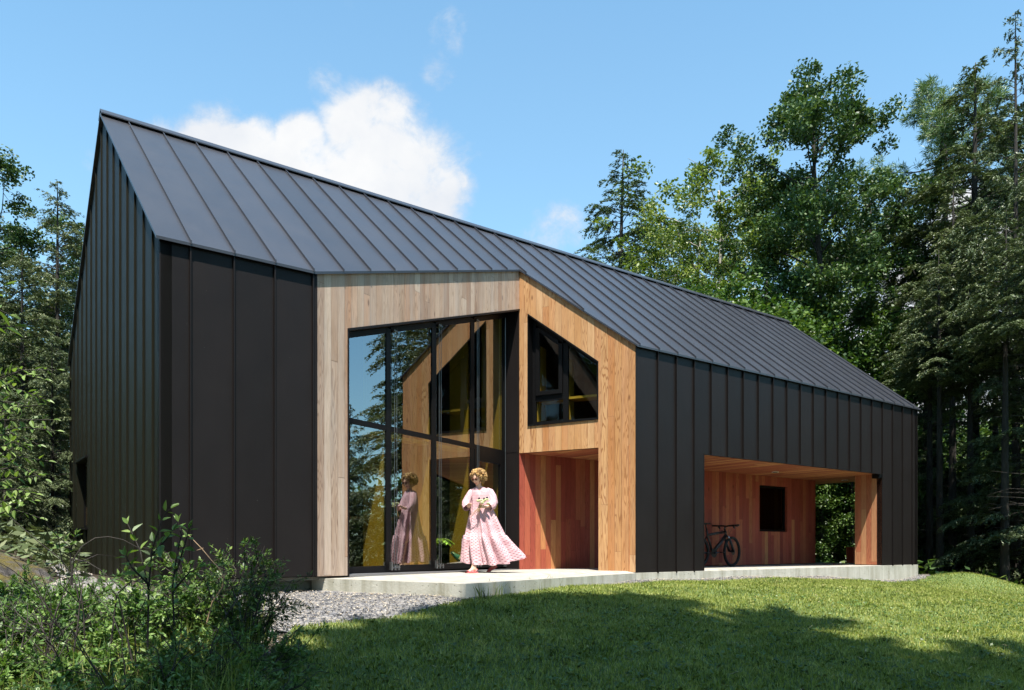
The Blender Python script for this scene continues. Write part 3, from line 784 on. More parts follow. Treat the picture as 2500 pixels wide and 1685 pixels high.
lawn_poly = [(-3.2, 2.0)] + lawn_edge + [(9.2, 17.2), (11.2, 18.6), (13.5, 15.5), (13.0, 8.0), (9, 2.0)]
grav_poly = [(-7.6, 13.8), (-6.2, 11.2), (-5.4, 9.2), (-5.0, 7.4), (-3.4, 6.2)] + [pxy(560, 1560), pxy(690, 1535)] + [(x, y - .1) for x, y in lawn_edge[2:]] + [(9.3, 17.3), (10.6, 18.3), (9.5, 18.9), (2, 13), (-4, 12), (-6, 14.5)]

m_, nt, b = mat('lawn_turf')
o = nt.new('ShaderNodeTexCoord').outputs['Object']
a = nt.noise(o, .9, 5, .6); f_ = nt.noise(o, 60, 4, .7)
c = nt.ramp(nt.math('MULTIPLY_ADD', f_, .55, nt.math('MULTIPLY', a, .5)), [(.3, (.030, .052, .012)), (.55, (.10, .15, .035)), (.8, (.20, .22, .09))])
nt.set(b.inputs['Base Color'], c); b.inputs['Roughness'].default_value = .9
nt.set(b.inputs['Normal'], nt.bump(f_, .8, .03)); M['turf'] = m_
lawn = grid_sheet('lawn', np.arange(-4, 14, .12), np.arange(1.8, 19, .12), M['turf'], .0, lambda x, y: inpoly(x, y, lawn_poly))
tag(lawn, 'mown green lawn sloping in front of the house', kind='structure')
m_, nt, b = mat('gravel_bed')
o = nt.new('ShaderNodeTexCoord').outputs['Object']
vo = nt.new('ShaderNodeTexVoronoi', feature='F1'); nt.set(vo.inputs['Vector'], o); vo.inputs['Scale'].default_value = 42
wc = nt.sep(vo.outputs['Color'])
c = nt.ramp(nt.math('MULTIPLY_ADD', nt.noise(o, 1.5, 4, .6), .4, nt.math('MULTIPLY', wc[0], .6)), [(.2, (.10, .10, .11)), (.5, (.21, .205, .21)), (.75, (.36, .33, .29)), (.95, (.50, .45, .38))])
nt.set(b.inputs['Base Color'], c); b.inputs['Roughness'].default_value = .9
nt.set(b.inputs['Normal'], nt.bump(nt.math('SUBTRACT', 1.0, vo.outputs['Distance']), 1.0, .03)); M['gravelbed'] = m_
gbed = grid_sheet('gravel_bed', np.arange(-8, 11, .12), np.arange(5.5, 19.2, .12), M['gravelbed'], -.012, lambda x, y: inpoly(x, y, grav_poly))
tag(gbed, 'grey gravel bed along the slab', kind='structure')

rs = np.random.RandomState(5)
def unit(a): return a / np.maximum(np.linalg.norm(a, axis=-1, keepdims=True), 1e-9)
def sample_poly(poly, n, seed=0):
    r = np.random.RandomState(seed); P_ = np.array(poly); lo = P_.min(0); hi_ = P_.max(0); out = []
    tot = 0
    while tot < n:
        q = r.rand(n * 2, 2) * (hi_ - lo) + lo; q = q[inpoly(q[:, 0], q[:, 1], poly)]; out.append(q); tot += len(q)
    return np.concatenate(out)[:n]

# gravel stones: small irregular octahedra
def stones(name, n, poly, smin, smax, seed, mat_, extra=None):
    q = sample_poly(poly, n, seed) if extra is None else extra
    n = len(q); r = np.random.RandomState(seed + 1)
    s = smin + (smax - smin) * r.rand(n) ** 2
    base = np.array([[1,0,0],[-1,0,0],[0,1,0],[0,-1,0],[0,0,1],[0,0,-1]], float)
    v = base[None] * s[:, None, None] * (0.55 + .6 * r.rand(n, 6, 1)); v[:, :, 2] *= .65
    an = r.rand(n) * 6.28; ca, sa = np.cos(an), np.sin(an); tl = (r.rand(n) - .5) * 1.2
    x = v[:, :, 0] * ca[:, None] - v[:, :, 1] * sa[:, None]; y = v[:, :, 0] * sa[:, None] + v[:, :, 1] * ca[:, None]; z = v[:, :, 2] + x * tl[:, None] * .5
    v = np.stack([x, y, z], -1); zg = gh(q[:, 0], q[:, 1])
    v[:, :, 0] += q[:, 0:1]; v[:, :, 1] += q[:, 1:2]; v[:, :, 2] += (zg + s * .25)[:, None]
    f = np.array([[0,2,4],[2,1,4],[1,3,4],[3,0,4],[2,0,5],[1,2,5],[3,1,5],[0,3,5]])
    Fx = (f[None] + (np.arange(n) * 6)[:, None, None]).reshape(-1, 3)
    return mesh_np(name, v.reshape(-1, 3), Fx, mat_, nper=3)
m_, nt, b = mat('gravel_stone'); g = nt.new('ShaderNodeNewGeometry')
nt.set(b.inputs['Base Color'], nt.ramp(g.outputs['Random Per Island'], [(0, (.06, .06, .068)), (.4, (.14, .14, .15)), (.7, (.23, .22, .21)), (.88, (.36, .31, .25)), (1, (.48, .42, .34))])); b.inputs['Roughness'].default_value = .8
M['stone'] = m_
front_g = [pxy(*q) for q in ((540, 1600), (640, 1448), (760, 1443), (1137, 1458), (1330, 1432), (1560, 1410), (2000, 1403), (2240, 1400), (2290, 1408))] + [(x, y) for x, y in lawn_edge[::-1][:-1]]
tag(stones('gravel', 42000, front_g, .006, .020, 3, M['stone']), 'loose grey gravel stones in front of the slab', kind='stuff')
tag(stones('gravel', 15000, grav_poly[:6] + [(-4.2, 7.4), (-5.2, 8.8), (-7.9, 12.6)], .009, .024, 9, M['stone']), 'loose grey gravel stones along the gable', kind='stuff')
# pine straw scattered over gravel
def blades(q, h0, h1, wd, lean, seed, zoff=0.0, flat=False):
    r = np.random.RandomState(seed); n = len(q); z = gh(q[:, 0], q[:, 1]) + zoff
    an = r.rand(n) * 6.283; h = h0 + (h1 - h0) * r.rand(n); wv = wd * (.6 + .8 * r.rand(n))
    dx, dy = np.cos(an), np.sin(an); ln = lean * r.rand(n)
    bx, by = q[:, 0], q[:, 1]
    b2 = r.rand(n) * 6.283; px_, py_ = np.cos(b2) * wv / 2, np.sin(b2) * wv / 2
    if flat:
        a0 = np.stack([bx - dx * h / 2, by - dy * h / 2, z], -1); a1_ = np.stack([bx + dx * h / 2, by + dy * h / 2, z + .01 * r.rand(n)], -1)
        sd = np.stack([-dy * wv, dx * wv, 0 * z], -1)
        v = np.stack([a0, a0 + sd, a1_ + sd, a1_], 1); return v
    m0 = np.stack([bx - px_, by - py_, z], -1); m1 = np.stack([bx + px_, by + py_, z], -1)
    k = .55
    mid = np.stack([bx + dx * h * ln * .3, by + dy * h * ln * .3, z + h * k], -1)
    tip = np.stack([bx + dx * h * ln, by + dy * h * ln, z + h * np.sqrt(np.maximum(1 - ln ** 2 * .8, .15))], -1)
    off = np.stack([px_, py_, 0 * z], -1) * .7
    return np.stack([m0, m1, mid + off, tip, mid - off], 1)
straw = simple('pine_straw', (.50, .38, .23), .8)
qq = sample_poly(front_g, 8200, 21)
o = mesh_np('pine_straw', blades(qq, .04, .13, .003, 0, 4, .016, True).reshape(-1, 3), len(qq), straw); tag(o, 'dry pine needles scattered over the gravel', kind='stuff')

# grass blades over the lawn
M['grass'] = leafmat('grass_blades', (.060, .095, .015), (.300, .355, .070), (.58, .54, .22), trans=.3, rough=.5, spec=.3, noise=2.3)
qn = sample_poly(lawn_poly, 620000, 31)
vis = (np.abs(qn[:, 0]) < qn[:, 1] * .70 + .6) & (qn[:, 1] > 3.4)
qn = qn[vis]; dens_ = np.clip(6.5 / qn[:, 1], .42, 1.0); qn = qn[rs.rand(len(qn)) < dens_]
jit = rs.randn(len(qn), 2) * .01; qn = qn + jit
v5 = blades(qn, .022, .055, .0062, 1.05, 8, -.004)
far = np.clip(qn[:, 1] / 8, 1, 1.9)
cen = v5[:, :2].mean(1, keepdims=True)
v5[:, :, :2] = cen[:, :, :2] + (v5[:, :, :2] - cen[:, :, :2]) * np.where(np.arange(5)[None, :, None] < 2, far[:, None, None], 1.0)
o = mesh_np('grass', v5.reshape(-1, 3), len(qn), M['grass'], nper=5); tag(o, 'short mown grass blades of the lawn', kind='stuff')
# longer tufts by the slab edge and straws lying on the lawn
qt = np.array([(x + rs.randn() * .05, y + rs.randn() * .05) for (x, y) in [pxy(*p) for p in ((1200, 1450), (1235, 1452), (1290, 1440), (1310, 1440), (1345, 1432), (1215, 1455), (1180, 1462))] for _ in range(26)])
o = mesh_np('grass_tuft', blades(qt, .08, .20, .007, .5, 12).reshape(-1, 3), len(qt), M['grass'], nper=5); tag(o, 'long grass tufts at the front edge of the slab', kind='stuff')
ql = sample_poly([p for p in lawn_poly], 1500, 77); ql = ql[(ql[:, 1] > 4.2) & (np.abs(ql[:, 0]) < ql[:, 1] * .7)][:260]
o = mesh_np('dry_straw', blades(ql, .05, .16, .004, 0, 5, .05, True).reshape(-1, 3), len(ql), straw); tag(o, 'dry straws lying on the lawn', kind='stuff')

qc = sample_poly(lawn_poly, 5200, 88); qc = qc[(qc[:, 1] > 4.0) & (np.abs(qc[:, 0]) < qc[:, 1] * .72)]
pk = np.sin(qc[:, 0] * 1.7 + 2) * np.cos(qc[:, 1] * 1.3) + np.sin(qc[:, 0] * .6 - qc[:, 1] * .9); qc = qc[pk > .15]
rc = np.random.RandomState(17); nl = 5; cc = np.repeat(np.column_stack([qc, gh(qc[:, 0], qc[:, 1])]), nl, 0); cc[:, :2] += rc.randn(len(cc), 2) * .018; cc[:, 2] += .030 + .022 * rc.rand(len(cc))
dd_ = rc.randn(len(cc), 3); dd_[:, 2] *= .25; nn_ = rc.randn(len(cc), 3) * .35 + np.array([0, -.3, 1.0]); dd_ = unit(dd_); sd_ = unit(np.cross(dd_, nn_)); Lc = (.018 + .022 * rc.rand(len(cc)))[:, None]
q4 = np.stack([cc - dd_ * Lc / 2, cc + sd_ * Lc * .32, cc + dd_ * Lc / 2, cc - sd_ * Lc * .32], 1)
M['weed'] = leafmat('lawn_weeds', (.030, .070, .015), (.080, .150, .030), (.20, .27, .07), trans=.25)
o = mesh_np('lawn_weeds', q4.reshape(-1, 3), len(q4), M['weed']); tag(o, 'clover and broad leaved weeds in patches of the lawn', kind='stuff')
# ------------------------------------------------------------------ vegetation
def barkmat(name, c0, c1, sc=9.0):
    m_, nt, b = mat(name); o = nt.new('ShaderNodeTexCoord').outputs['Object']
    a = nt.noise(nt.vmath('MULTIPLY', o, (sc, sc, sc * .22)), 1.0, 5, .7)
    nt.set(b.inputs['Base Color'], nt.ramp(a, [(.3, c0), (.7, c1)])); b.inputs['Roughness'].default_value = .9
    nt.set(b.inputs['Normal'], nt.bump(a, .9, .04)); return m_
M['bark'] = barkmat('dark_bark', (.010, .008, .006), (.042, .034, .027))
M['bark_pale'] = barkmat('pale_bark', (.16, .14, .115), (.38, .35, .30), 5)
M['deadwood'] = simple('grey_deadwood', (.30, .28, .26), .8, var=.3, bumpn=20)
M['hem'] = leafmat('hemlock_needles', (.026, .050, .018), (.076, .120, .038), (.19, .225, .095), trans=.12, noise=.45)
M['hem2'] = leafmat('hemlock_needles_sage', (.040, .060, .026), (.110, .145, .062), (.24, .26, .145), trans=.12, noise=.5)
M['oak'] = leafmat('oak_leaves', (.018, .044, .013), (.050, .100, .025), (.125, .175, .055), trans=.18, rough=.5, spec=.35, noise=.5)
M['maple'] = leafmat('maple_leaves', (.050, .090, .014), (.135, .190, .030), (.27, .30, .07), trans=.28, noise=.4)
M['pine'] = leafmat('pine_needles', (.035, .075, .022), (.110, .175, .048), (.22, .27, .10), trans=.15, noise=.35)
M['shrub'] = leafmat('shrub_leaves', (.038, .085, .020), (.120, .215, .050), (.27, .36, .11), trans=.30, noise=2.2)
M['sapl'] = leafmat('sapling_leaves', (.090, .16, .035), (.18, .27, .065), (.30, .38, .13), trans=.35, noise=2.0)
M['bushy'] = leafmat('understory_leaves', (.022, .055, .010), (.070, .135, .024), (.18, .24, .05), trans=.25, noise=.5)

def cards(c, d_, nrm, L, Wd):
    """leaf shaped quads: centre, direction, normal, length, width"""
    d_ = unit(d_); s = unit(np.cross(d_, nrm)); L = np.broadcast_to(L, len(c))[:, None]; Wd = np.broadcast_to(Wd, len(c))[:, None]
    return np.stack([c - d_ * L / 2, c + s * Wd / 2 - d_ * L * .05, c + d_ * L / 2, c - s * Wd / 2 - d_ * L * .05], 1)
def crown_mesh(name, q, m_, parent): return mesh_np(name, q.reshape(-1, 3), len(q), m_, parent)

def conifer(H, Rmax, z0, seed, m_, dens=1.0, droop=.35, up=.15, leafL=.13, bark='bark', ragged=.25, prof=1.0, asym=0.0, bare=0):
    r = np.random.RandomState(seed); root = empty('hemlock_tree'); tr = MB()
    lean = r.randn(2) * .012 * H
    def tc_(z): k = (z / H) ** 1.5; return np.array([lean[0] * k, lean[1] * k, z])
    zs = np.linspace(0, H, 14); rad = .011 * H * (1 - zs / H) ** .8 + .012; rad[0] *= 1.35
    tr.tube([tc_(z) for z in zs], list(rad), 9)
    nb = int(H * 11 * dens); C_, D_, N_, L_, W_ = [], [], [], [], []
    for i in range(nb):
        z = z0 + (H - z0) * (i + r.rand()) / nb; f = (z - z0) / (H - z0)
        Lb = (Rmax * (1 - f) ** prof + .06 + .12 * f) * (1 - ragged + 2 * ragged * r.rand()) * (1 if r.rand() > .1 else .5)
        if f < .12: Lb *= .75 + 2 * f
        a = r.rand() * 6.283; Lb *= 1 + asym * math.cos(a - 1.0)
        p0 = tc_(z); n = 9; t_ = np.linspace(0, 1, n)
        u_ = up * (1 - f) + .55 * f; dr = droop * (1 - .5 * f)
        bx = np.stack([np.cos(a + .15 * t_ * r.randn()) * t_ * Lb, np.sin(a) * t_ * Lb, (u_ * t_ - dr * t_ ** 2) * Lb], -1) + p0
        if Lb > .5: tr.tube(bx, list(np.linspace(.010 + .006 * Lb, .003, n)), 4, False)
        nt_ = max(4, int(Lb * 11))
        ts = .12 + .88 * np.sqrt(r.rand(nt_)) if f < .9 else .1 + .9 * r.rand(nt_)
        for tv in ts:
            k = tv * (n - 1); i0 = min(int(k), n - 2); pb = bx[i0] + (bx[i0 + 1] - bx[i0]) * (k - i0)
            side = 1 if r.rand() > .5 else -1; ang = a + side * (.5 + .6 * r.rand()); l2 = (.22 + .28 * (1 - tv)) * min(Lb, 2.4) * (.6 + .6 * r.rand()) + .10
            nc = max(5, int(l2 / leafL * 7.0)); s_ = r.rand(nc)
            dirv = np.array([math.cos(ang), math.sin(ang), -.12 - .25 * r.rand()])
            cc = pb + dirv * (s_[:, None] * l2) + r.randn(nc, 3) * .025; cc[:, 2] -= .28 * l2 * s_ ** 2
            a2 = ang + (r.rand(nc) - .5) * 2.0
            C_.append(cc); D_.append(np.stack([np.cos(a2), np.sin(a2), -.30 + .35 * r.randn(nc)], -1))
            N_.append(np.stack([r.randn(nc) * .45, r.randn(nc) * .45, np.ones(nc)], -1)); L_.append(leafL * (.6 + .8 * r.rand(nc))); W_.append(leafL * (.22 + .22 * r.rand(nc)))
    for i in range(bare):
        z = z0 * (.25 + .8 * r.rand()); a = r.rand() * 6.28; Lb = .5 + 1.4 * r.rand(); p0 = tc_(z)
        tr.tube([p0, p0 + np.array([math.cos(a), math.sin(a), .1]) * Lb * .5, p0 + np.array([math.cos(a + .2), math.sin(a + .2), -.15 + .3 * r.rand()]) * Lb], [.018, .012, .004], 4, False)
    tr.build('trunk', M[bark], root, True)
    q = cards(np.concatenate(C_), np.concatenate(D_), np.concatenate(N_), np.concatenate(L_), np.concatenate(W_))
    crown_mesh('crown', q, m_, root)
    return root, H

def broadleaf(H, Rc, zc, seed, m_, nleaf=36000, leaf=.13, bark='bark', clump=.55, name='broadleaf_tree', spread=.8, limbs=9, sparse=0.0):
    """trunk, limbs, twigs and leaf clumps that sit on the twig ends inside an uneven envelope"""
    r = np.random.RandomState(seed); root = empty(name); tr = MB(); ends = []
    top = H * .93; lean = r.randn(2) * .02 * H
    zs = np.linspace(0, top, 10); tp = [np.array([lean[0] * (z / H) + .08 * math.sin(z * .7 + seed), lean[1] * (z / H) + .08 * math.cos(z * .9), z]) for z in zs]
    rad = .013 * H * (1 - zs / H * .9); tr.tube(tp, list(rad), 9)
    def env(z):
        f = (z - zc) / (H - zc); f = min(max(f, 0), 1); return Rc * (math.sin(math.pi * (0.12 + .80 * f)) ** .7) * (1.05 - .35 * f)
    for i in range(limbs * 3):
        z = zc * .92 + (top - zc) * (i + r.rand()) / (limbs * 3); k = z / top * 9; i0 = min(int(k), 8); p0 = tp[i0] + (tp[i0 + 1] - tp[i0]) * (k - i0)
        a = i * 2.4 + r.randn() * .4; L_ = env(z) * (.65 + .55 * r.rand()); upk = spread * (.4 + .6 * r.rand())
        n = 6; t_ = np.linspace(0, 1, n); wob = np.cumsum(r.randn(n, 3) * .06 * L_ / 3, 0)
        lp = p0 + np.stack([np.cos(a) * t_, np.sin(a) * t_, upk * t_ ** .8 * .9], -1) * L_ + wob
        tr.tube(lp, list(np.linspace(.012 * H * .28 * (1.1 - z / H) + .012, .008, n)), 5, False)
        ends.append(lp[-1]); ends.append(lp[-2])
        for j in range(7):
            tv = .3 + .7 * r.rand(); k2 = tv * (n - 1); j0 = min(int(k2), n - 2); q0 = lp[j0] + (lp[j0 + 1] - lp[j0]) * (k2 - j0)
            dv = unit(np.array([math.cos(a) + r.randn() * .9, math.sin(a) + r.randn() * .9, .35 + r.randn() * .5])); l2 = L_ * (.20 + .30 * r.rand()) + .2
            e_ = q0 + dv * l2; tr.tube([q0, q0 + dv * l2 * .5 + r.randn(3) * .04, e_], [.011, .007, .004], 4, False); ends.append(e_)
            if r.rand() < .6:
                e2 = e_ + unit(dv + r.randn(3) * .7) * l2 * .6; tr.tube([e_, e2], [.005, .003], 3, False); ends.append(e2)
    tr.build('trunk', M[bark], root, True)
    ends = np.array(ends); keep = r.rand(len(ends)) > sparse; ends = ends[keep]
    ne = len(ends); per = nleaf // ne; sz = clump * (.45 + .9 * r.rand(ne))
    cc = []; 
    for e_, s_ in zip(ends, sz):
        m3 = max(6, int(per * (s_ / clump) ** 1.3)); v = r.randn(m3, 3); v = unit(v) * (r.rand(m3, 1) ** .5) * s_; v[:, 2] *= .62
        cc.append(e_ + v)
    cc = np.concatenate(cc); n = len(cc)
    d_ = r.randn(n, 3); d_[:, 2] = d_[:, 2] * .5 - .35; nn = r.randn(n, 3) * .7; nn[:, 2] += 1.0
    q = cards(cc, d_, nn, leaf * (.65 + .7 * r.rand(n)), leaf * (.45 + .35 * r.rand(n)))
    crown_mesh('crown', q, m_, root)
    return root, H

def pine(H, Rmax, z0, seed, m_):
    r = np.random.RandomState(seed); root = empty('pine_tree'); tr = MB(); C_, D_, N_, L_ = [], [], [], []
    zs = np.linspace(0, H, 12); tr.tube([(0.15 * math.sin(z * .3), .1 * math.cos(z * .25), z) for z in zs], list(.012 * H * (1 - zs / H) ** .8 + .015), 9)
    nb = 74
    for i in range(nb):
        z = z0 + (H - z0) * (i + r.rand()) / nb; f = (z - z0) / (H - z0); Lb = Rmax * (math.sin(math.pi * (.22 + .76 * f)) ** .8) * (.6 + .6 * r.rand()); a = r.rand() * 6.28
        n = 6; t_ = np.linspace(0, 1, n); bp = np.stack([np.cos(a) * t_ * Lb, np.sin(a) * t_ * Lb, z + (.15 * t_ + .28 * t_ ** 2) * Lb], -1)
        tr.tube(bp, list(np.linspace(.012 + .010 * Lb, .006, n)), 5, False)
        for j in range(int(8 + Lb * 6)):
            tv = .35 + .65 * r.rand() ** .7; k2 = tv * (n - 1); j0 = min(int(k2), n - 2); q0 = bp[j0] + (bp[j0 + 1] - bp[j0]) * (k2 - j0)
            dv = unit(np.array([math.cos(a) + r.randn() * .8, math.sin(a) + r.randn() * .8, .4 + .4 * r.randn()])); e_ = q0 + dv * (.25 + .35 * r.rand()); tr.tube([q0, e_], [.007, .004], 3, False)
            nc = 46; v = unit(r.randn(nc, 3) + dv * .7); C_.append(e_ + v * (.09 + .06 * r.rand(nc, 1)) + r.randn(nc, 3) * .05); D_.append(v); N_.append(r.randn(nc, 3)); L_.append(.16 + .10 * r.rand(nc))
    tr.build('trunk', M['bark'], root, True)
    L_ = np.concatenate(L_); q = cards(np.concatenate(C_), np.concatenate(D_), np.concatenate(N_), L_, .022 + 0 * L_)
    crown_mesh('crown', q, m_, root); return root, H

protos = {
 'hemA': conifer(17, 3.9, 1.2, 1, M['hem'], 1.0, prof=.85),
 'hemB': conifer(15, 3.9, .6, 2, M['hem2'], 1.1, droop=.45, prof=.8, leafL=.115),
 'hemC': conifer(18, 3.0, 8.0, 3, M['hem'], .9, bare=30),
 'hemF': conifer(18, 2.4, 11.5, 9, M['hem2'], .5, bare=46),
 'hemD': conifer(16, 4.4, 2.0, 4, M['hem'], 1.0, droop=.5, ragged=.3, leafL=.12, prof=.9),
 'hemE': conifer(19, 3.6, 6.5, 6, M['hem2'], .65, droop=.25, ragged=.4, bare=14),
 'oak': broadleaf(16, 2.4, 6.8, 11, M['oak'], 52000, .125, clump=.48, name='oak_tree', limbs=10, sparse=.18),
 'oakB': broadleaf(13, 2.6, 4.5, 12, M['oak'], 36000, .12, clump=.45, name='oak_tree', limbs=8, sparse=.35),
 'maple': broadleaf(13, 2.9, 4.6, 13, M['maple'], 26000, .12, 'bark_pale', .42, 'maple_tree', limbs=8, sparse=.25),
 'bushy': broadleaf(9, 2.6, 1.6, 14, M['bushy'], 36000, .13, clump=.6, name='beech_tree', limbs=9),
 'bushyB': broadleaf(7, 2.2, .8, 15, M['bushy'], 30000, .12, clump=.55, name='beech_tree', limbs=8),
 'pine': pine(18, 3.2, 7.0, 16, M['pine']),
}
used_p = set()
def copy_thing(root):
    c = root.copy(); col.objects.link(c)
    for ch in list(root.children):
        k = ch.copy(); col.objects.link(k); k.parent = c
        for g in ch.children:
            g2 = g.copy(); col.objects.link(g2); g2.parent = k
    return c
def tree_at(kind, X_, Y, H, label, cat='tree', group='trees of the surrounding woods', rs_=1.0):
    root, H0 = protos[kind]
    if kind in used_p: root = copy_thing(root)
    used_p.add(kind)
    k = H / H0; root.location = (X_, Y, g1(X_, Y) - .08); root.scale = (k * rs_, k * rs_, k)
    root.rotation_euler = (0, 0, (X_ * 7.3 + Y * 3.1) % 6.28)
    tag(root, label, cat, group); return root
def tD(kind, xD, Y, topD, label, rs_=1.0, **kw):
    X_ = (xD - 1163) / 1723.0 * Y; H = (1240 - topD) / 1723.0 * Y - g1(X_, Y)
    return tree_at(kind, X_, Y, H, label, rs_=rs_, **kw)

# skyline behind and right of the house
tD('hemA', 1400, 32, 345, 'slender hemlock standing alone above the roof ridge', 1.12)
tD('maple', 1640, 31, 368, 'yellow green maple with pale trunk above the roof', 1.0)
tD('maple', 1582, 29, 478, 'lower yellow green maple left of the pale trunked one', .75)
tD('maple', 1745, 36, 395, 'yellow green maple half hidden behind the tall oak', .8)
tD('oak', 1885, 26, 138, 'tallest dark oak rising over the right end of the roof', .88)
tD('oakB', 1995, 29, 380, 'dark oak with drooping side right of the tallest oak', .85)
tD('pine', 2135, 29, 205, 'feathery light green pine between oak and hemlocks', 1.05)
tD('hemF', 2210, 26, 138, 'ragged hemlock directly right of the feathery pine', 1.15)
tD('hemE', 2308, 20, 24, 'highest hemlock at the right edge of the picture', .66)
tD('hemF', 2103, 27, 470, 'bare trunked hemlock seen against the white cloud', .8)
tD('hemF', 2163, 24, 400, 'thick trunked hemlock just beyond the end gable', .9)
tD('hemB', 2345, 19, 640, 'sage green hemlock reaching over the lawn edge')
tD('hemD', 2135, 25, 800, 'low hemlock close behind the right corner of the house', .8)
# understory over the roof line
for i, (x, Y, tp_, kd, lb) in enumerate([
    (1478, 27, 690, 'bushy', 'small leafy tree just right of the lone hemlock'), (1560, 25, 690, 'bushyB', 'green beech showing over the middle of the roof'),
    (1660, 26, 680, 'bushy', 'green beech below the pale maple trunk'), (1745, 25, 700, 'bushyB', 'dark leafy beech left of the oak trunk'),
    (1815, 27, 700, 'bushy', 'beech against the left side of the oak trunk'), 
    (1985, 34, 800, 'bushyB', 'beech right of the oak trunk'),
    ]):
    tD(kd, x, Y, tp_, lb, group='leafy trees behind the roof')
# woods to the right, trunks in rows
for i, (x, Y, tp_, kd) in enumerate([(2112, 22, 600, 'hemF'), (2135, 20.5, 560, 'hemF'), (2205, 20.5, 560, 'hemF'), (2282, 18.5, 470, 'hemF'), (2345, 17, 420, 'hemF'), (2262, 28, 520, 'hemF'), (2385, 22, 240, 'hemF')]):
    tD(kd, x, Y, tp_, 'dark hemlock trunk standing in the woods right of the house', group='hemlock trunks right of the house')
for i, (x, Y, tp_, kd) in enumerate([(2120, 40, 980, 'bushy'), (2175, 42, 960, 'bushyB'), (2235, 41, 980, 'bushy'), (2290, 40, 940, 'bushyB'), (2350, 39, 930, 'bushy'), (2400, 38, 900, 'bushy'), (2205, 37, 1040, 'bushyB'), (2320, 35, 1030, 'bushyB'), (2118, 27, 1090, 'bushyB'), (2168, 28.5, 1075, 'bushyB'), (2222, 27.5, 1095, 'bushyB'), (2268, 29, 1080, 'bushyB'), (2318, 27, 1090, 'bushyB')]):
    tD(kd, x, Y, tp_, 'sunlit leafy young tree deep between the hemlock trunks', group='young trees between the trunks')
# seen through the passage
for i, (x, Y, tp_, kd) in enumerate([(1838, 22.5, 1075, 'bushyB'), (1872, 22, 1055, 'bushyB'), (1905, 22.8, 1075, 'bushyB'), (1940, 22, 1050, 'bushyB'), (1972, 22.6, 1080, 'bushyB'), (1870, 31, 930, 'bushy'), (1915, 33, 900, 'bushy')]):
    tD(kd, x, Y, tp_, 'leafy young tree seen through the covered passage', group='young trees behind the passage')
for i, (x, Y, tp_) in enumerate([(1866, 21.4, 850), (1896, 21.8, 860), (1935, 21.2, 880)]):
    tD('hemF', x, Y, tp_, 'slim dark trunk seen through the covered passage', group='trunks behind the passage')
# left of the house
tD('hemB', 130, 18, 408, 'hemlock with pointed top beside the left gable', .95)
tD('hemB', 52, 16, 560, 'sage hemlock with drooping sprays at the left edge', 1.0)
tD('hemA', 178, 23, 500, 'dark hemlock close behind the left gable', .9)
tD('oakB', 2, 21, 402, 'leafy crown at the upper left edge', 1.0)
tD('hemB', 120, 13.5, 760, 'short broad hemlock left of the gable window', 1.0)
tD('hemA', -60, 18, 420, 'dark hemlock behind the left picture edge')
tD('hemB', 10, 12.5, 880, 'low hemlock behind the mossy boulder', 1.0)
tD('bushy', 60, 28, 700, 'leafy tree deep behind the left hemlocks'); tD('bushyB', 150, 30, 900, 'small leafy tree deep behind the left gable')
# woods on the right and behind the viewer (their reflections and shadows fall into the view)
for (X_, Y, H, kd) in [(18.2, 20.2, 19, 'hemB'), (21.5, 22.0, 19, 'hemA'), (17.3, 22.5, 18, 'hemA'), (14.8, 9.2, 4.4, 'bushyB'), (21, 14.6, 9.0, 'hemB'), (23, 16.8, 9.6, 'hemB'), (19.5, 12.6, 7.5, 'hemB'), (26, 18.6, 10.5, 'hemA'), (17.5, 10.6, 6.0, 'hemB'), (24, 14, 9.4, 'hemA'), (22, 12.0, 10.6, 'hemD'), (21.5, 25.5, 17, 'hemE'), (24, 9, 6, 'bushy'), (24, 27, 18, 'hemA'), (20, 12.5, 5.2, 'bushy'), (28, 28, 16, 'hemB'), (18, 5, 7, 'bushyB')]:
    tree_at(kd, X_, Y, H, 'tree of the woods beyond the right side of the lawn', group='woods right of the lawn')
protos['hemS'] = conifer(26, 5.6, 9.5, 21, M['hem'], .36, leafL=.30, ragged=.10, asym=.40)
sh = tree_at('hemS', 1.35, -1.95, 26.6, 'tall hemlock standing behind the viewer', group='trees behind the viewer'); sh.rotation_euler = (0, 0, -1.0); sh = tree_at('hemS', -.45, -3.3, 23.9, 'slightly lower hemlock behind the viewer on the left', group='trees behind the viewer', rs_=.62); sh.rotation_euler = (0, 0, -1.0)
for (X_, Y, H, kd) in [(3.6, -3.7, 25.2, 'hemS'), (5.3, -4.9, 24.8, 'hemS'), (-9.5, -6.2, 19, 'hemB'), (-13.5, 5.5, 14, 'hemB'), (-16, .5, 16, 'hemA'), (-12, -3.5, 15, 'hemA'), (-18, 9, 16, 'hemA'), (-20, 3, 15, 'bushy'), (-12.5, 1.5, 9, 'bushy'), (2.5, -13, 14, 'hemB'), (-2.5, -15, 15, 'hemA'), (7, -15, 15, 'bushy'), (-7.5, -13.5, 14, 'oakB'), (12, -14, 15, 'hemA'), (0.5, -18, 17, 'oak'), (16.5, -10, 14, 'hemB'), (19, -2, 13, 'bushy'), (5, -19, 17, 'hemA')]:
    tree_at(kd, X_, Y, H, 'tree standing behind the viewer', group='trees behind the viewer')

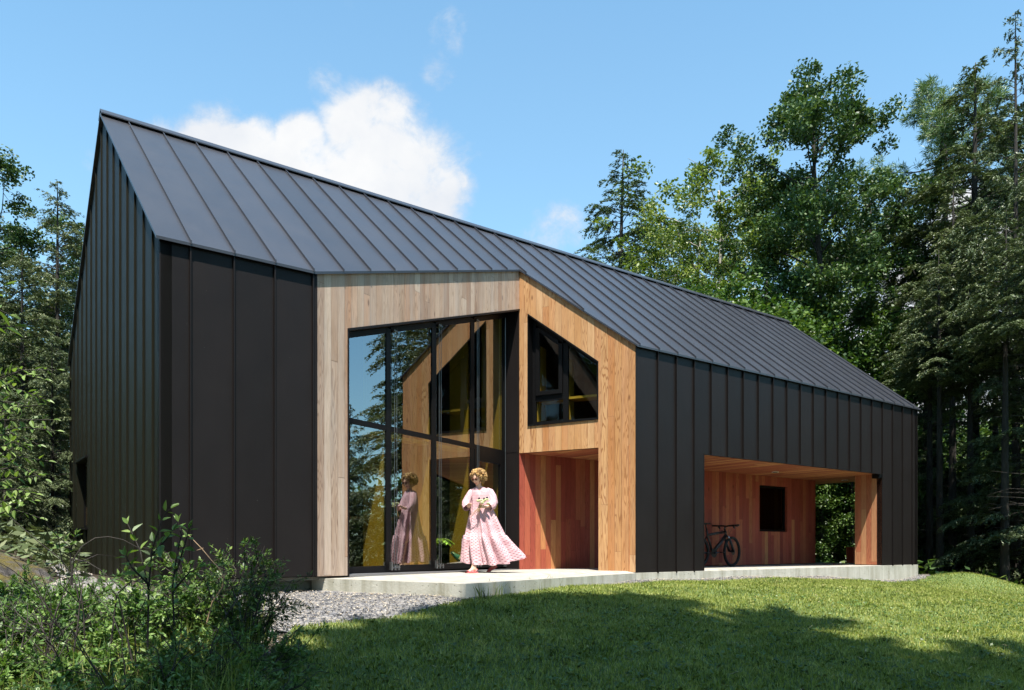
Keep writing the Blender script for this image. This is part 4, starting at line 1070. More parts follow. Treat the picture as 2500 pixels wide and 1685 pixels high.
# far wood: one mass behind everything
r = np.random.RandomState(44); n = 150000
th = r.rand(n) * math.pi * 1.25 - .35; rr = 44 + 22 * r.rand(n); fx, fy = np.cos(th) * rr, np.sin(th) * rr + 4
keep = ~((fx / np.maximum(fy, 1) > -.50) & (fx / np.maximum(fy, 1) < .13))
fx, fy = fx[keep], fy[keep]; n = len(fx)
hmax = 8.0 + 3.0 * np.sin(fx * .45 + 1) * np.cos(fy * .38) + 1.5 * np.sin(fx * 1.3)
fz = gh(fx, fy) + hmax * r.rand(n)
q = cards(np.stack([fx, fy, fz], -1) + r.randn(n, 3) * .3, r.randn(n, 3), r.randn(n, 3) + np.array([0, 0, 1]), .42 * (.6 + .8 * r.rand(n)), .26 * (.6 + .8 * r.rand(n)))
o = crown_mesh('far_woods', q, M['bushy'], None); tag(o, 'far off mass of mixed woodland behind the trees', kind='stuff')
# forest floor ferns and low leaves
def litter(name, poly, n, L, m_, seed, label, hgt=.35):
    q0 = sample_poly(poly, n, seed); r = np.random.RandomState(seed); z = gh(q0[:, 0], q0[:, 1]) + hgt * r.rand(n) ** 1.6
    d_ = r.randn(n, 3); d_[:, 2] = np.abs(d_[:, 2]) * .6; nn = r.randn(n, 3) * .6 + np.array([0, 0, 1])
    q = cards(np.stack([q0[:, 0], q0[:, 1], z], -1), d_, nn, L * (.6 + .8 * r.rand(n)), L * .42); o = crown_mesh(name, q, m_, None); tag(o, label, kind='stuff')
litter('ground_cover', [(9.5, 19.2), (13.8, 15.8), (22, 20), (24, 40), (6, 42), (4, 24)], 42000, .22, M['bushy'], 51, 'low leafy ground cover in the woods right of the house', .55)
litter('ground_cover', [(-5.2, 9.2), (-7.5, 13.5), (-6.0, 16.5), (-4, 30), (-24, 34), (-20, 8), (-9, 6.5)], 46000, .16, M['hem2'], 52, 'low leafy ground cover in the woods left of the house', .45)
for kd, (root, H0) in protos.items():      # drop prototypes that no tree uses
    if kd not in used_p:
        for ch in list(root.children): bpy.data.objects.remove(ch)
        bpy.data.objects.remove(root)
M['twig'] = simple('dark_twig', (.035, .026, .022), .8)
# ------------------------------------------------------------------ near plants at the left
def shrub(name, X_, Y, H, Rr, seed, m_, nstem=9, leaf=.05, per=26, ratio=.42, label='', group=None, stemmat='twig', up=1.0, branch=5):
    r = np.random.RandomState(seed); root = empty(name, (X_, Y, g1(X_, Y) - .03)); st = MB(); C_, D_, N_ = [], [], []
    for i in range(nstem):
        a = r.rand() * 6.28; rr_ = Rr * (.25 + .85 * r.rand()); h = H * (.6 + .45 * r.rand()); n = 7; t_ = np.linspace(0, 1, n)
        b0 = np.array([math.cos(a), math.sin(a), 0]) * .12 * r.rand()
        sp = b0 + np.stack([np.cos(a) * rr_ * t_ ** 1.5, np.sin(a) * rr_ * t_ ** 1.5, h * (t_ ** (1 / up)) - .12 * h * t_ ** 3], -1) + np.cumsum(r.randn(n, 3) * .012, 0)
        st.tube(sp, list(np.linspace(.008, .0025, n)), 5, False)
        for j in range(branch):
            tv = .25 + .75 * r.rand(); k = tv * (n - 1); j0 = min(int(k), n - 2); q0 = sp[j0] + (sp[j0 + 1] - sp[j0]) * (k - j0)
            dv = unit(np.array([math.cos(a) * .5 + r.randn() * .7, math.sin(a) * .5 + r.randn() * .7, .5 + .4 * r.randn()])); l2 = (.12 + .30 * r.rand()) * max(H, .5)
            e_ = q0 + dv * l2; e_[2] -= .04; st.tube([q0, q0 + dv * l2 * .5 + np.array([0, 0, .02]), e_], [.0035, .0025, .0015], 4, False)
            s_ = np.sort(.12 + .9 * r.rand(per)); pos = q0 + (e_ - q0) * s_[:, None] + r.randn(per, 3) * leaf * .22
            dd = unit(dv + r.randn(per, 3) * .75 + np.array([0, 0, -.15])); C_.append(pos + dd * leaf * .45); D_.append(dd); N_.append(r.randn(per, 3) * .5 + np.array([0, -.1, 1]))
    C_, D_, N_ = np.concatenate(C_), np.concatenate(D_), np.concatenate(N_); n = len(C_)
    st.build('stem', M[stemmat], root, True)
    sz = leaf * (.55 + .75 * r.rand(n)); q = cards(C_, D_, N_, sz, sz * ratio); crown_mesh('foliage', q, m_, root)
    tag(root, label, 'shrub', group); return root
def atD(x, Y): return (x - 1163) / 1723.0 * Y
# thicket: (picture x, distance, height, radius, leaf, kind)
TH = [(40, 5.4, .95, .45, .045, 'shrub'), (150, 5.6, .95, .5, .04, 'shrub'), (250, 5.4, 1.05, .45, .05, 'shrub'), (340, 5.6, 1.02, .45, .04, 'shrub'), (430, 5.5, .92, .42, .045, 'shrub'),
      (505, 5.6, 1.10, .34, .040, 'bushy'), (540, 5.5, 1.0, .24, .036, 'bushy'), (590, 5.1, .62, .36, .04, 'shrub'), (100, 4.6, .75, .45, .05, 'shrub'), (230, 4.7, .72, .5, .042, 'shrub'),
      (350, 4.6, .70, .45, .045, 'shrub'), (470, 4.6, .66, .42, .04, 'shrub'), (560, 4.5, .52, .34, .038, 'shrub'), (20, 3.9, .55, .42, .05, 'shrub'), (180, 4.0, .50, .42, .04, 'shrub'), (320, 4.0, .48, .4, .045, 'shrub'),
      (440, 4.0, .42, .36, .04, 'shrub'), (560, 4.0, .34, .28, .035, 'shrub'), (300, 6.3, .85, .45, .045, 'bushy'), (420, 6.4, .72, .4, .04, 'shrub'), (60, 6.6, .75, .5, .045, 'bushy'), (20, 7.0, .95, .5, .05, 'shrub'), (110, 7.1, .8, .45, .045, 'bushy'), (-20, 6.6, 1.1, .5, .05, 'shrub')]
for i, (x, Y, H, Rr, lf, mk) in enumerate(TH):
    lab = 'dense leafy green shrub in the thicket at the lower left'
    if i == 5: lab = 'dark green shrub with reddish tips before the metal wall'
    shrub('shrub', atD(x, Y), Y, H * (.68 if i not in (5, 6) else .84), Rr, 100 + i, M[mk], 17, lf, 40, .40 if i % 3 else .25, lab, 'shrubs of the lower left thicket', branch=8)
# dark twiggy dead shrubs
def twigs(X_, Y, H, seed, label, m_='bark'):
    r = np.random.RandomState(seed); mb = MB()
    for i in range(4):
        a = r.rand() * 6.28; p = np.array([r.randn() * .08, r.randn() * .08, 0.]); d_ = np.array([math.cos(a) * .3, math.sin(a) * .3, 1.]); pts_ = [p]; L = H / 9
        for k in range(9): d_ = unit(d_ + r.randn(3) * .16 + np.array([0, 0, .02])); p = p + d_ * L * (.8 + .4 * r.rand()); pts_.append(p)
        mb.tube(pts_, list(np.linspace(.007, .0018, len(pts_))), 5, False)
        for k in range(7):
            q0 = pts_[2 + int(7 * r.rand())]; dv = unit(d_ + r.randn(3) * .8); mb.tube([q0, q0 + dv * .16 + r.randn(3) * .02, q0 + dv * .33 + r.randn(3) * .05], [.0032, .0024, .0012], 4, False)
    o = mb.build('dead_shrub', M['twig'], None, True); o.location = (X_, Y, g1(X_, Y)); tag(o, label, 'dead shrub', 'bare twiggy shrubs in the thicket')
for i, (x, Y, H) in enumerate([(158, 4.6, 1.15), (300, 4.1, .70), (90, 4.4, .85), (390, 4.5, .70)]):
    twigs(atD(x, Y), Y, H, 60 + i, 'bare dark twiggy shrub standing in the thicket')
# arching bramble
mb = MB(); Y = 4.9
arc = [(160, 1330), (163, 1270), (180, 1240), (205, 1222), (232, 1219), (262, 1226), (290, 1243), (315, 1246)]
mb.tube([((x - 1163) / 1723 * Y, Y + .02 * i, (1240 - y) / 1723 * Y) for i, (x, y) in enumerate(arc)], list(np.linspace(.006, .002, len(arc))), 5, False)
arc = [(163, 1270), (200, 1275), (240, 1297), (280, 1330)]
mb.tube([((x - 1163) / 1723 * Y, Y - .02 * i, (1240 - y) / 1723 * Y) for i, (x, y) in enumerate(arc)], list(np.linspace(.005, .002, len(arc))), 5, False)
tag(mb.build('bramble', M['bark'], None, True), 'thin dark bramble cane arching before the left gable', 'bramble')
mb = MB(); Y = 5.0
arc = [(428, 1215), (455, 1245), (478, 1275), (490, 1290), (500, 1310), (495, 1335), (470, 1370), (455, 1420)]
P_ = [((x - 1163) / 1723 * Y, Y + .015 * i, (1240 - y) / 1723 * Y) for i, (x, y) in enumerate(arc)]
mb.tube(P_, list(np.linspace(.0022, .0065, len(arc))), 5, False)
for a, b in (((478, 1275), (510, 1262)), ((490, 1290), (520, 1300)), ((455, 1245), (440, 1250)), ((500, 1310), (470, 1325))):
    mb.tube([((q[0] - 1163) / 1723 * Y, Y + .05, (1240 - q[1]) / 1723 * Y) for q in (a, b)], [.003, .0015], 4, False)
tag(mb.build('dead_branch', simple('tan_twig', (.36, .24, .14), .8), None, True), 'bare tan branch leaning out of the thicket before the metal wall', 'branch')

# leaves with a real outline for the plants that show large
def leaf_poly(kind):
    if kind == 'oval': return [(0, 0), (.18, .16), (.42, .22), (.70, .15), (1, 0), (.70, -.15), (.42, -.22), (.18, -.16)]
    return [(0, 0), (.05, .12), (.28, .34), (.30, .16), (.62, .36), (.60, .16), (1, 0), (.60, -.16), (.62, -.36), (.30, -.16), (.28, -.34), (.05, -.12)]
def leaf_set(mb, p, d_, n_, L, kind='oval', fold=.10):
    d_ = Vector(d_).normalized(); n_ = Vector(n_); s_ = d_.cross(n_).normalized(); n_ = s_.cross(d_).normalized(); p = Vector(p); P_ = leaf_poly(kind)
    h = len(P_) // 2
    up_ = P_[:h + 1]; lo = [P_[0]] + P_[h:][::1]
    f = lambda q: p + d_ * (q[0] * L) + s_ * (q[1] * L) + n_ * (abs(q[1]) * fold * 3 * L - .25 * L * q[0] ** 2)
    mb.face([f(q) for q in up_]); mb.face([f(q) for q in [P_[0]] + P_[h:]])
def leafy_plant(name, stems, leafs, m_, label, cat, L=.06, kind='oval', seed=1, pair=.045, stemmat='bark', Y=5.0, group=None):
    """stems drawn as picture polylines at distance Y (metres), leaves in pairs along their upper part"""
    r = random.Random(seed); st = MB(); lf = MB()
    for stx, start in stems:
        pts_ = [Vector(((x - 1163) / 1723 * yy, yy, (1240 - y) / 1723 * yy)) for (x, y, yy) in stx]
        fine = []
        for i in range(len(pts_) - 1):
            for k in range(6): fine.append(pts_[i].lerp(pts_[i + 1], k / 6))
        fine.append(pts_[-1]); st.tube(fine, list(np.linspace(.0065, .002, len(fine))), 6, False)
        tot = 0; last = 0; Ls = sum((fine[i + 1] - fine[i]).length for i in range(len(fine) - 1)); acc = 0
        for i in range(len(fine) - 1):
            acc += (fine[i + 1] - fine[i]).length
            if acc / Ls < start or acc - last < pair: continue
            last = acc; d_ = (fine[i + 1] - fine[i]).normalized(); a = r.random() * 6.28
            o1 = d_.orthogonal().normalized(); o2 = d_.cross(o1)
            for q in (0, math.pi):
                dv = (o1 * math.cos(a + q) + o2 * math.sin(a + q)) + d_ * .7 + Vector((0, 0, r.uniform(-.2, .3)))
                leaf_set(lf, fine[i] + dv.normalized() * .008, dv, Vector((r.uniform(-.5, .5), r.uniform(-.9, .1), 1)), L * r.uniform(.65, 1.15) * (1 - .35 * (acc / Ls) ** 4), kind)
        d_ = (fine[-1] - fine[-2]).normalized()
        for q in range(3): leaf_set(lf, fine[-1], d_ + Vector((r.uniform(-.5, .5), r.uniform(-.5, .5), .2)), Vector((r.uniform(-.5, .5), -.5, 1)), L * .6, kind)
    root = empty(name, tuple(Vector(st.v[0])))
    for b_ in (st, lf): b_.v = [(a - root.location.x, b - root.location.y, c - root.location.z) for a, b, c in b_.v]
    st.build('stem', M[stemmat], root, True); lf.build('foliage', m_, root)
    return tag(root, label, cat, group)
leafy_plant('sapling', [([(335, 1470, 4.5), (338, 1330, 4.5), (345, 1250, 4.5), (362, 1200, 4.5), (372, 1168, 4.5), (388, 1155, 4.5)], .30), ([(338, 1340, 4.5), (318, 1250, 4.55), (290, 1190, 4.6)], .45),
    ([(345, 1260, 4.5), (378, 1225, 4.4), (392, 1205, 4.4)], .3),
    ([(340, 1330, 4.5), (300, 1290, 4.4), (285, 1262, 4.4)], .3)],
    None, M['sapl'], 'tallest pale leaved sapling rising from the thicket before the house corner', 'sapling', .095, seed=4, pair=.05)
leafy_plant('sapling', [([(395, 1420, 4.6), (392, 1330, 4.6), (402, 1260, 4.6), (412, 1215, 4.6), (405, 1185, 4.6)], .25), ([(400, 1300, 4.6), (420, 1235, 4.55), (430, 1200, 4.5)], .4), ([(395, 1340, 4.6), (430, 1300, 4.5), (452, 1290, 4.5)], .3)],
    None, M['sapl'], 'second pale leaved sapling just right of the tallest one', 'sapling', .090, seed=14, pair=.05)
leafy_plant('sapling', [([(575, 1420, 5.2), (590, 1360, 5.2), (605, 1330, 5.2), (612, 1300, 5.2)], .1), ([(575, 1400, 5.2), (590, 1390, 5.2), (620, 1385, 5.2)], .2)], None, M['sapl'], 'thin sprig at the right end of the thicket', 'sapling', .05, seed=8, pair=.04)
leafy_plant('sapling', [([(195, 1500, 5.0), (190, 1400, 5.0), (182, 1330, 5.0), (172, 1290, 5.0)], .4), ], None, M['sapl'], 'thin yellow green sapling furthest left in the thicket', 'sapling', .055, seed=9, pair=.04)
leafy_plant('sapling', [([(250, 1480, 4.8), (265, 1350, 4.8), (300, 1318, 4.7), (350, 1330, 4.6)], .4)], None, M['sapl'], 'low yellow green sapling bent to the right in the thicket', 'sapling', .055, seed=19, pair=.04)
leafy_plant('sapling', [([(300, 1500, 4.4), (270, 1360, 4.4), (238, 1318, 4.4)], .5)], None, M['sapl'], 'low yellow green sapling bent to the left in the thicket', 'sapling', .055, seed=29, pair=.04)
# leafy shrub entering from the left
stx = []
rr_ = random.Random(3)
for i in range(17):
    y0 = 1170 - i * 20; stx.append(([(-90, y0 + 50, 5.4), (-30, y0 + rr_.uniform(0, 25), 5.3), (30 + rr_.uniform(-20, 20), y0 - 10 + rr_.uniform(-15, 15), 5.25), (70 + rr_.uniform(-40, 60), y0 - 5 + rr_.uniform(-20, 30), 5.2)], .15))
leafy_plant('leafy_shrub', stx, None, M['sapl'], 'bright green shrub with oval leaves reaching in from the left edge', 'shrub', .085, seed=5, pair=.055)
leafy_plant('maple_branch', [([(-120, 700, 3.4), (-60, 690, 3.4), (-10, 700, 3.4), (22, 715, 3.4)], .2), ([(-90, 695, 3.4), (-20, 740, 3.4), (35, 742, 3.4)], .2), ([(-110, 698, 3.4), (-20, 660, 3.4), (10, 650, 3.4)], .2)], None, M['sapl'], 'broad leaved branch reaching in at the left edge high up', 'branch', .10, seed=6, pair=.07, kind='oval')
leafy_plant('sapling', [([(165, 1330, 5.6), (158, 1240, 5.6), (130, 1218, 5.6)], .6), ([(160, 1250, 5.6), (172, 1215, 5.6)], .4), ([(160, 1245, 5.6), (120, 1235, 5.6)], .3)], None, M['sapl'], 'yellow green maple seedling beside the gable foot', 'sapling', .09, kind='maple', seed=7, pair=.05)
# long grass in front
qg = sample_poly([(-3.6, 3.6), (-1.2, 3.6), (-1.7, 5.0), (-2.0, 6.2), (-3.8, 6.4)], 5200, 90)
o = mesh_np('long_grass', blades(qg, .18, .52, .008, .8, 91).reshape(-1, 3), len(qg), M['grass'], nper=5); tag(o, 'long unmown grass growing through the thicket', kind='stuff')
litter('ground_cover', [(-4.6, 3.0), (-1.5, 3.2), (-1.75, 4.6), (-2.15, 6.0), (-3.4, 7.0), (-5.2, 7.4)], 26000, .045, M['shrub'], 53, 'low leafy growth filling the thicket floor', .45)
# mossy boulder
m_, nt, b = mat('mossy_rock'); o = nt.new('ShaderNodeTexCoord').outputs['Object']; g = nt.new('ShaderNodeNewGeometry')
_, _, nz = nt.sep(g.outputs['Normal']); a = nt.noise(o, 3.2, 5, .65); f_ = nt.noise(nt.vmath('MULTIPLY', o, (6, 6, 26)), 1.0, 5, .7)
rock = nt.ramp(f_, [(.35, (.02, .018, .018)), (.6, (.10, .09, .085)), (.8, (.24, .22, .21))])
moss = nt.ramp(nt.noise(o, 30, 4, .7), [(.3, (.03, .028, .006)), (.7, (.13, .10, .015))])
nt.set(b.inputs['Base Color'], nt.mix(nt.maprange(nt.math('ADD', a, nt.math('MULTIPLY', nz, .45)), .78, .95), rock, moss)); b.inputs['Roughness'].default_value = .95
nt.set(b.inputs['Normal'], nt.bump(f_, 1.0, .06))
bm = bmesh.new(); bmesh.ops.create_icosphere(bm, subdivisions=5, radius=1.0)
from mathutils import noise as mno
for v in bm.verts:
    p = v.co.copy(); k = 1 + .30 * mno.noise(p * 1.3 + Vector((3, 1, 0))) + .12 * mno.noise(p * 4.1) + .05 * mno.noise(Vector((p.x * 6, p.y * 6, p.z * 22)))
    v.co = Vector((p.x * 1.45 * k, p.y * 1.0 * k, p.z * .62 * k))
me = bpy.data.meshes.new('boulder'); bm.to_mesh(me); bm.free(); me.materials.append(m_)
bo = bpy.data.objects.new('boulder', me); col.objects.link(bo); bo.location = (-5.95, 8.6, -.66); bo.scale = (.80, .80, .80); bo.rotation_euler = (R(4), R(33), R(14))
tag(bo, 'grey boulder with ochre moss on its slope at the left edge', 'boulder')
# ------------------------------------------------------------------ person
PX, PY, PZ, PK = -0.455, 11.3, -0.402, 0.945
person_skin = simple('skin', (.62, .38, .27), .5)
def skin_mesh(name, pts_, edges, radii, mat_, sub=2):
    me = bpy.data.meshes.new(name); me.from_pydata([tuple(p) for p in pts_], edges, []); o = bpy.data.objects.new(name, me); col.objects.link(o)
    md = o.modifiers.new('s', 'SKIN'); md.use_smooth_shade = True
    for i, r_ in enumerate(radii): me.skin_vertices[0].data[i].radius = (r_, r_) if not isinstance(r_, tuple) else r_
    me.skin_vertices[0].data[0].use_root = True
    ss = o.modifiers.new('b', 'SUBSURF'); ss.levels = sub; ss.render_levels = sub
    dg = bpy.context.evaluated_depsgraph_get(); ev = o.evaluated_get(dg); m2 = bpy.data.meshes.new_from_object(ev)
    bpy.data.objects.remove(o); return m2
pv = []; pe = []; pr = []
def J(p, r_, parent=None):
    pv.append(p); pr.append(r_); i = len(pv) - 1
    if parent is not None: pe.append((parent, i))
    return i
pel = J((0, 0, .90), (.115, .085)); wai = J((.0, 0, 1.04), (.085, .07), pel); che = J((-.01, 0, 1.20), (.11, .085), wai); nb = J((-.03, -.01, 1.32), .05, che); nk = J((-.045, -.025, 1.385), .042, nb); hd = J((-.055, -.04, 1.44), .05, nk)
for (sg, hip, kn, an, hl, to) in ((0, (-.07, -.01, .86), (-.12, -.14, .48), (-.105, -.20, .085), (-.075, -.19, .03), (-.20, -.27, .028)), (1, (.08, .01, .86), (.10, .05, .48), (.205, .20, .15), (.235, .21, .11), (.125, .16, .032))):
    h_ = J(hip, .085, pel); k_ = J(kn, .052, h_); c_ = J(tuple(Vector(kn).lerp(Vector(an), .35)), .045, k_); a_ = J(an, .031, c_); l_ = J(hl, .028, a_); t_ = J(tuple(Vector(an).lerp(Vector(to), .6) + Vector((0, 0, -.015))), .030, a_); J(to, .022, t_)
hands = []
for (shp, el, wr, hn, fdir) in (((-.135, 0, 1.285), (-.235, -.03, 1.09), (-.195, -.15, 1.035), (-.175, -.205, 1.045), (.15, -.5, .75)), ((.115, .02, 1.295), (.195, -.03, 1.075), (.065, -.165, 1.03), (.015, -.205, 1.04), (-.75, -.35, .35))):
    s_ = J(shp, .048, che); e_ = J(el, .036, s_); w_ = J(wr, .023, e_); h_ = J(hn, (.028, .020), w_)
    fd = Vector(fdir).normalized(); sd = fd.cross(Vector((0, -1, .2))).normalized()
    for q in range(4):
        b_ = Vector(hn) + sd * (-.024 + .016 * q) + fd * .030; L = (.030, .036, .034, .026)[q]
        i1 = J(tuple(b_), .0085, h_); i2 = J(tuple(b_ + fd * L * .7 + Vector((0, -.012, -.004))), .0078, i1); J(tuple(b_ + fd * L * .8 + Vector((0, -.004, -.026))), .007, i2)
    tb = Vector(hn) - sd * .028; i1 = J(tuple(tb), .010, h_); J(tuple(tb - sd * .012 + fd * .030 + Vector((0, -.015, 0))), .0085, i1)
body = skin_mesh('person', pv, pe, pr, person_skin)
# head joined into the body mesh: face turned down and to the viewer's left
bm = bmesh.new(); bm.from_mesh(body); bpy.data.meshes.remove(body)
hb_ = bmesh.new(); bmesh.ops.create_uvsphere(hb_, u_segments=28, v_segments=20, radius=1.0)
for v in hb_.verts:
    x, y, z = v.co; f_ = max(0, -y)     # -y is the front of the face
    k = 1.0
    jaw = 1 - .24 * max(0, -z) ** 1.3
    co = Vector((x * .073 * jaw, y * .090 + (.008 if y > 0 else 0), z * .108))
    if f_ > .5:
        co.y -= .020 * math.exp(-((x / .16) ** 2 + ((z + .08) / .22) ** 2))            # nose
        co.y += .010 * (math.exp(-(((x - .38) / .2) ** 2 + ((z - .10) / .14) ** 2)) + math.exp(-(((x + .38) / .2) ** 2 + ((z - .10) / .14) ** 2)))
        co.y -= .006 * math.exp(-((x / .25) ** 2 + ((z + .48) / .09) ** 2)) ; co.y -= .008 * math.exp(-((x / .25) ** 2 + ((z + .78) / .16) ** 2))
        co.y -= .005 * math.exp(-((z - .26) / .10) ** 2)
    v.co = co
for sx in (-1, 1):
    m4 = Matrix.Translation((sx * .075, .008, -.006)) @ Matrix.Diagonal((.010, .018, .028, 1)); bmesh.ops.create_icosphere(hb_, subdivisions=2, radius=1.0, matrix=m4)
HM = Matrix.Translation((-.062, -.05, 1.485)) @ Matrix.Rotation(R(-26), 4, 'Z') @ Matrix.Rotation(R(20), 4, 'X')
hb_.transform(HM); tmp = bpy.data.meshes.new('tmp'); hb_.to_mesh(tmp); hb_.free(); bm.from_mesh(tmp); bpy.data.meshes.remove(tmp)
for f_ in bm.faces: f_.smooth = True
me = bpy.data.meshes.new('person'); bm.to_mesh(me); bm.free(); me.materials.append(person_skin)
lips = simple('lips', (.42, .12, .10), .5); me.materials.append(lips)
hin = HM.inverted()
for p in me.polygons:
    c = hin @ p.center
    if abs(c.x) < .026 and -.060 < c.z < -.043 and c.y < -.05: p.material_index = 1
person = bpy.data.objects.new('person', me); col.objects.link(person); person.location = (PX, PY, PZ); person.scale = (PK,) * 3
tag(person, 'woman with curly blonde hair in a long pink crochet dress walking with cut flowers', 'person')

# dress
m_, nt, b = mat('pink_crochet'); uv = nt.new('ShaderNodeTexCoord').outputs['UV']; u, v, _ = nt.sep(uv)
row = nt.math('FLOOR', nt.math('DIVIDE', v, .025)); fv = nt.math('FRACT', nt.math('DIVIDE', v, .025))
fu = nt.math('FRACT', nt.math('ADD', nt.math('DIVIDE', u, .027), nt.math('MULTIPLY', row, .5)))
du = nt.math('ABSOLUTE', nt.math('SUBTRACT', fu, .5)); dv = nt.math('ABSOLUTE', nt.math('SUBTRACT', fv, .5))
dd = nt.math('ADD', nt.math('MULTIPLY', du, 1.1), nt.math('MULTIPLY', dv, 1.1))
hole = nt.maprange(dd, .38, .27, 0, .85)
c = nt.mix(hole, nt.ramp(nt.noise(nt.comb(u, v, 0), 9, 3, .6), [(.3, (.52, .30, .33)), (.7, (.64, .44, .46))]), (.16, .035, .05, 1))
nt.set(b.inputs['Base Color'], c); b.inputs['Roughness'].default_value = .85; nt.set(b.inputs['Normal'], nt.bump(nt.math('SUBTRACT', 0.0, hole), .5, .004)); M['crochet'] = m_
def ring_surface(mb, rings, n=96, uvk=1.0):
    base = len(mb.v); 
    for (pts_) in rings: mb.v += [tuple(p) for p in pts_]
    L = 0
    for i in range(len(rings) - 1):
        L2 = L + (Vector(rings[i][0]) - Vector(rings[i + 1][0])).length
        for k in range(n):
            k2 = (k + 1) % n; mb.f.append((base + i * n + k, base + (i + 1) * n + k, base + (i + 1) * n + k2, base + i * n + k2))
            cu = [i * n, (i + 1) * n]
            uk = lambda kk, ii: kk / n * 2 * math.pi * uvk
            mb.uv += [(uk(k, i), -L), (uk(k, i + 1), -L2), (uk(k + 1, i + 1), -L2), (uk(k + 1, i), -L)]; mb.mi.append(0)
        L = L2
prof = [(1.355, -.030, -.01, .062, .055, 0), (1.335, -.028, -.005, .105, .078, 0), (1.30, -.018, 0, .160, .095, 0), (1.22, -.01, 0, .168, .112, .002), (1.12, -.005, 0, .165, .118, .003), (1.02, .0, 0, .172, .125, .005),
        (.95, .008, .0, .190, .135, .008), (.88, .018, .0, .208, .150, .012), (.78, .035, .0, .232, .168, .016), (.66, .055, .005, .268, .190, .020), (.60, .062, .01, .286, .205, .020), (.59, .064, .01, .298, .215, .026),
        (.48, .090, .02, .335, .235, .028), (.36, .125, .03, .375, .255, .030), (.27, .150, .035, .405, .27, .034), (.19, .172, .04, .428, .28, .038), (.13, .18, .04, .435, .285, .040)]
n = 120; rings = []
for ip, (z, cx_, cy_, rx, ry, am) in enumerate(prof):
    rg = []
    for k in range(n):
        a = 2 * math.pi * k / n; fo = 1 + am / max(rx, .1) * 1.9 * (math.sin(11 * a + z * 2) + .5 * math.sin(17 * a + 1.3 + z * 4) + .3 * math.sin(29 * a))
        x = cx_ + rx * fo * math.cos(a); y = cy_ + ry * fo * math.sin(a); z2 = z
        low = max(0, (.6 - z) / .5)
        z2 += low * (.115 * max(0, math.cos(a)) ** 2 + .035 * max(0, -math.cos(a)) ** 2 + .008 * math.sin(13 * a))
        if ip < 3 and abs(a - 1.5 * math.pi) < .5: z2 -= (.5 - abs(a - 1.5 * math.pi)) * (.17, .10, .03)[ip]     # V neck
        rg.append((x, y, z2))
    rings.append(rg)
mb = MB(); ring_surface(mb, rings, n, .22)
def sleeve(pts_, rad, n=40):
    rg = []
    for i, (p, r_) in enumerate(zip(pts_, rad)):
        p = Vector(p); d_ = (Vector(pts_[min(i + 1, len(pts_) - 1)]) - Vector(pts_[max(i - 1, 0)])).normalized(); a_ = Vector((0, 1, 0)); a_ = (a_ - d_ * a_.dot(d_)).normalized(); b_ = d_.cross(a_)
        rg.append([tuple(p + (a_ * math.cos(2 * math.pi * k / n) + b_ * math.sin(2 * math.pi * k / n)) * r_ * (1 + .05 * math.sin(7 * 2 * math.pi * k / n + i))) for k in range(n)])
    ring_surface(mb, rg, n, .085)
sleeve([(-.10, 0, 1.30), (-.15, -.005, 1.265), (-.20, -.02, 1.18), (-.238, -.045, 1.10), (-.235, -.08, 1.055), (-.215, -.115, 1.02)], [.046, .060, .064, .068, .068, .064])
sleeve([(.08, .01, 1.305), (.13, .005, 1.275), (.165, -.01, 1.20), (.185, -.035, 1.11), (.165, -.08, 1.06), (.125, -.12, 1.035)], [.046, .062, .070, .074, .072, .058])
mb.build('dress', M['crochet'], person, True)
# hair: a cap plus many curls
r = random.Random(12); mb = MB()
bmh = bmesh.new(); bmesh.ops.create_icosphere(bmh, subdivisions=3, radius=1.0)
hc = Vector((-.045, -.02, 1.525))
for v in bmh.verts: v.co = Vector((v.co.x * .088, v.co.y * .10, v.co.z * .090)) * (1 + .12 * mno.noise(v.co * 3)) + hc
for f_ in bmh.faces:
    q = hin @ f_.calc_center_median()
    if q.y < -.055 and q.z < .045: continue
    if q.z < -.07: continue
    mb.face([tuple(v.co) for v in f_.verts])
bmh.free()
for i in range(560):
    d_ = Vector((r.gauss(0, 1), r.gauss(0, 1), r.gauss(.35, .9))).normalized(); p = Vector((d_.x * .112, d_.y * .115, d_.z * .104)) * r.uniform(.86, 1.12) + hc; q = hin @ p
    if i > 430: p = p * .8 + Vector((.022, .012, 1.475)) * .2 + Vector((.016, .01, -.035)); q = hin @ p
    if q.y < -.05 and q.z < .035 and abs(q.x) < .085: continue
    if q.z < -.085: continue
    rr0 = r.uniform(.010, .017); ax = Vector((r.gauss(0, 1), r.gauss(0, 1), r.gauss(0, 1) - .6)).normalized(); o1 = ax.orthogonal().normalized(); o2 = ax.cross(o1); ph = r.random() * 6.28
    mb.tube([p + ax * (t_ - .5) * .035 + (o1 * math.cos(ph + t_ * 8) + o2 * math.sin(ph + t_ * 8)) * rr0 for t_ in [k / 9 for k in range(10)]], [.0035 + .003 * math.sin(math.pi * k / 9) for k in range(10)], 5)
m_, nt, b = mat('blonde_hair'); g = nt.new('ShaderNodeNewGeometry'); nt.set(b.inputs['Base Color'], nt.ramp(g.outputs['Random Per Island'], [(0, (.12, .055, .016)), (.5, (.40, .225, .07)), (1, (.68, .46, .18))])); b.inputs['Roughness'].default_value = .5
mb.build('hair', m_, person, True)
mb = MB()
def HP(x, y, z): return tuple(HM @ Vector((x, y, z)))
for sx in (-1, 1):
    mb.tube([HP(sx * .030, -.094, .012), HP(sx * .030, -.100, .012)], .023, 18); mb.tube([HP(sx * .052, -.090, .018), HP(sx * .072, -.05, .014), HP(sx * .075, .01, .008)], .0025, 6)
mb.tube([HP(-.010, -.099, .016), HP(.010, -.099, .016)], .003, 6)
mb.build('sunglasses', simple('amber_lens', (.10, .035, .02), .12), person, True)
pink = simple('pink_sandal_leather', (.72, .16, .16), .45)
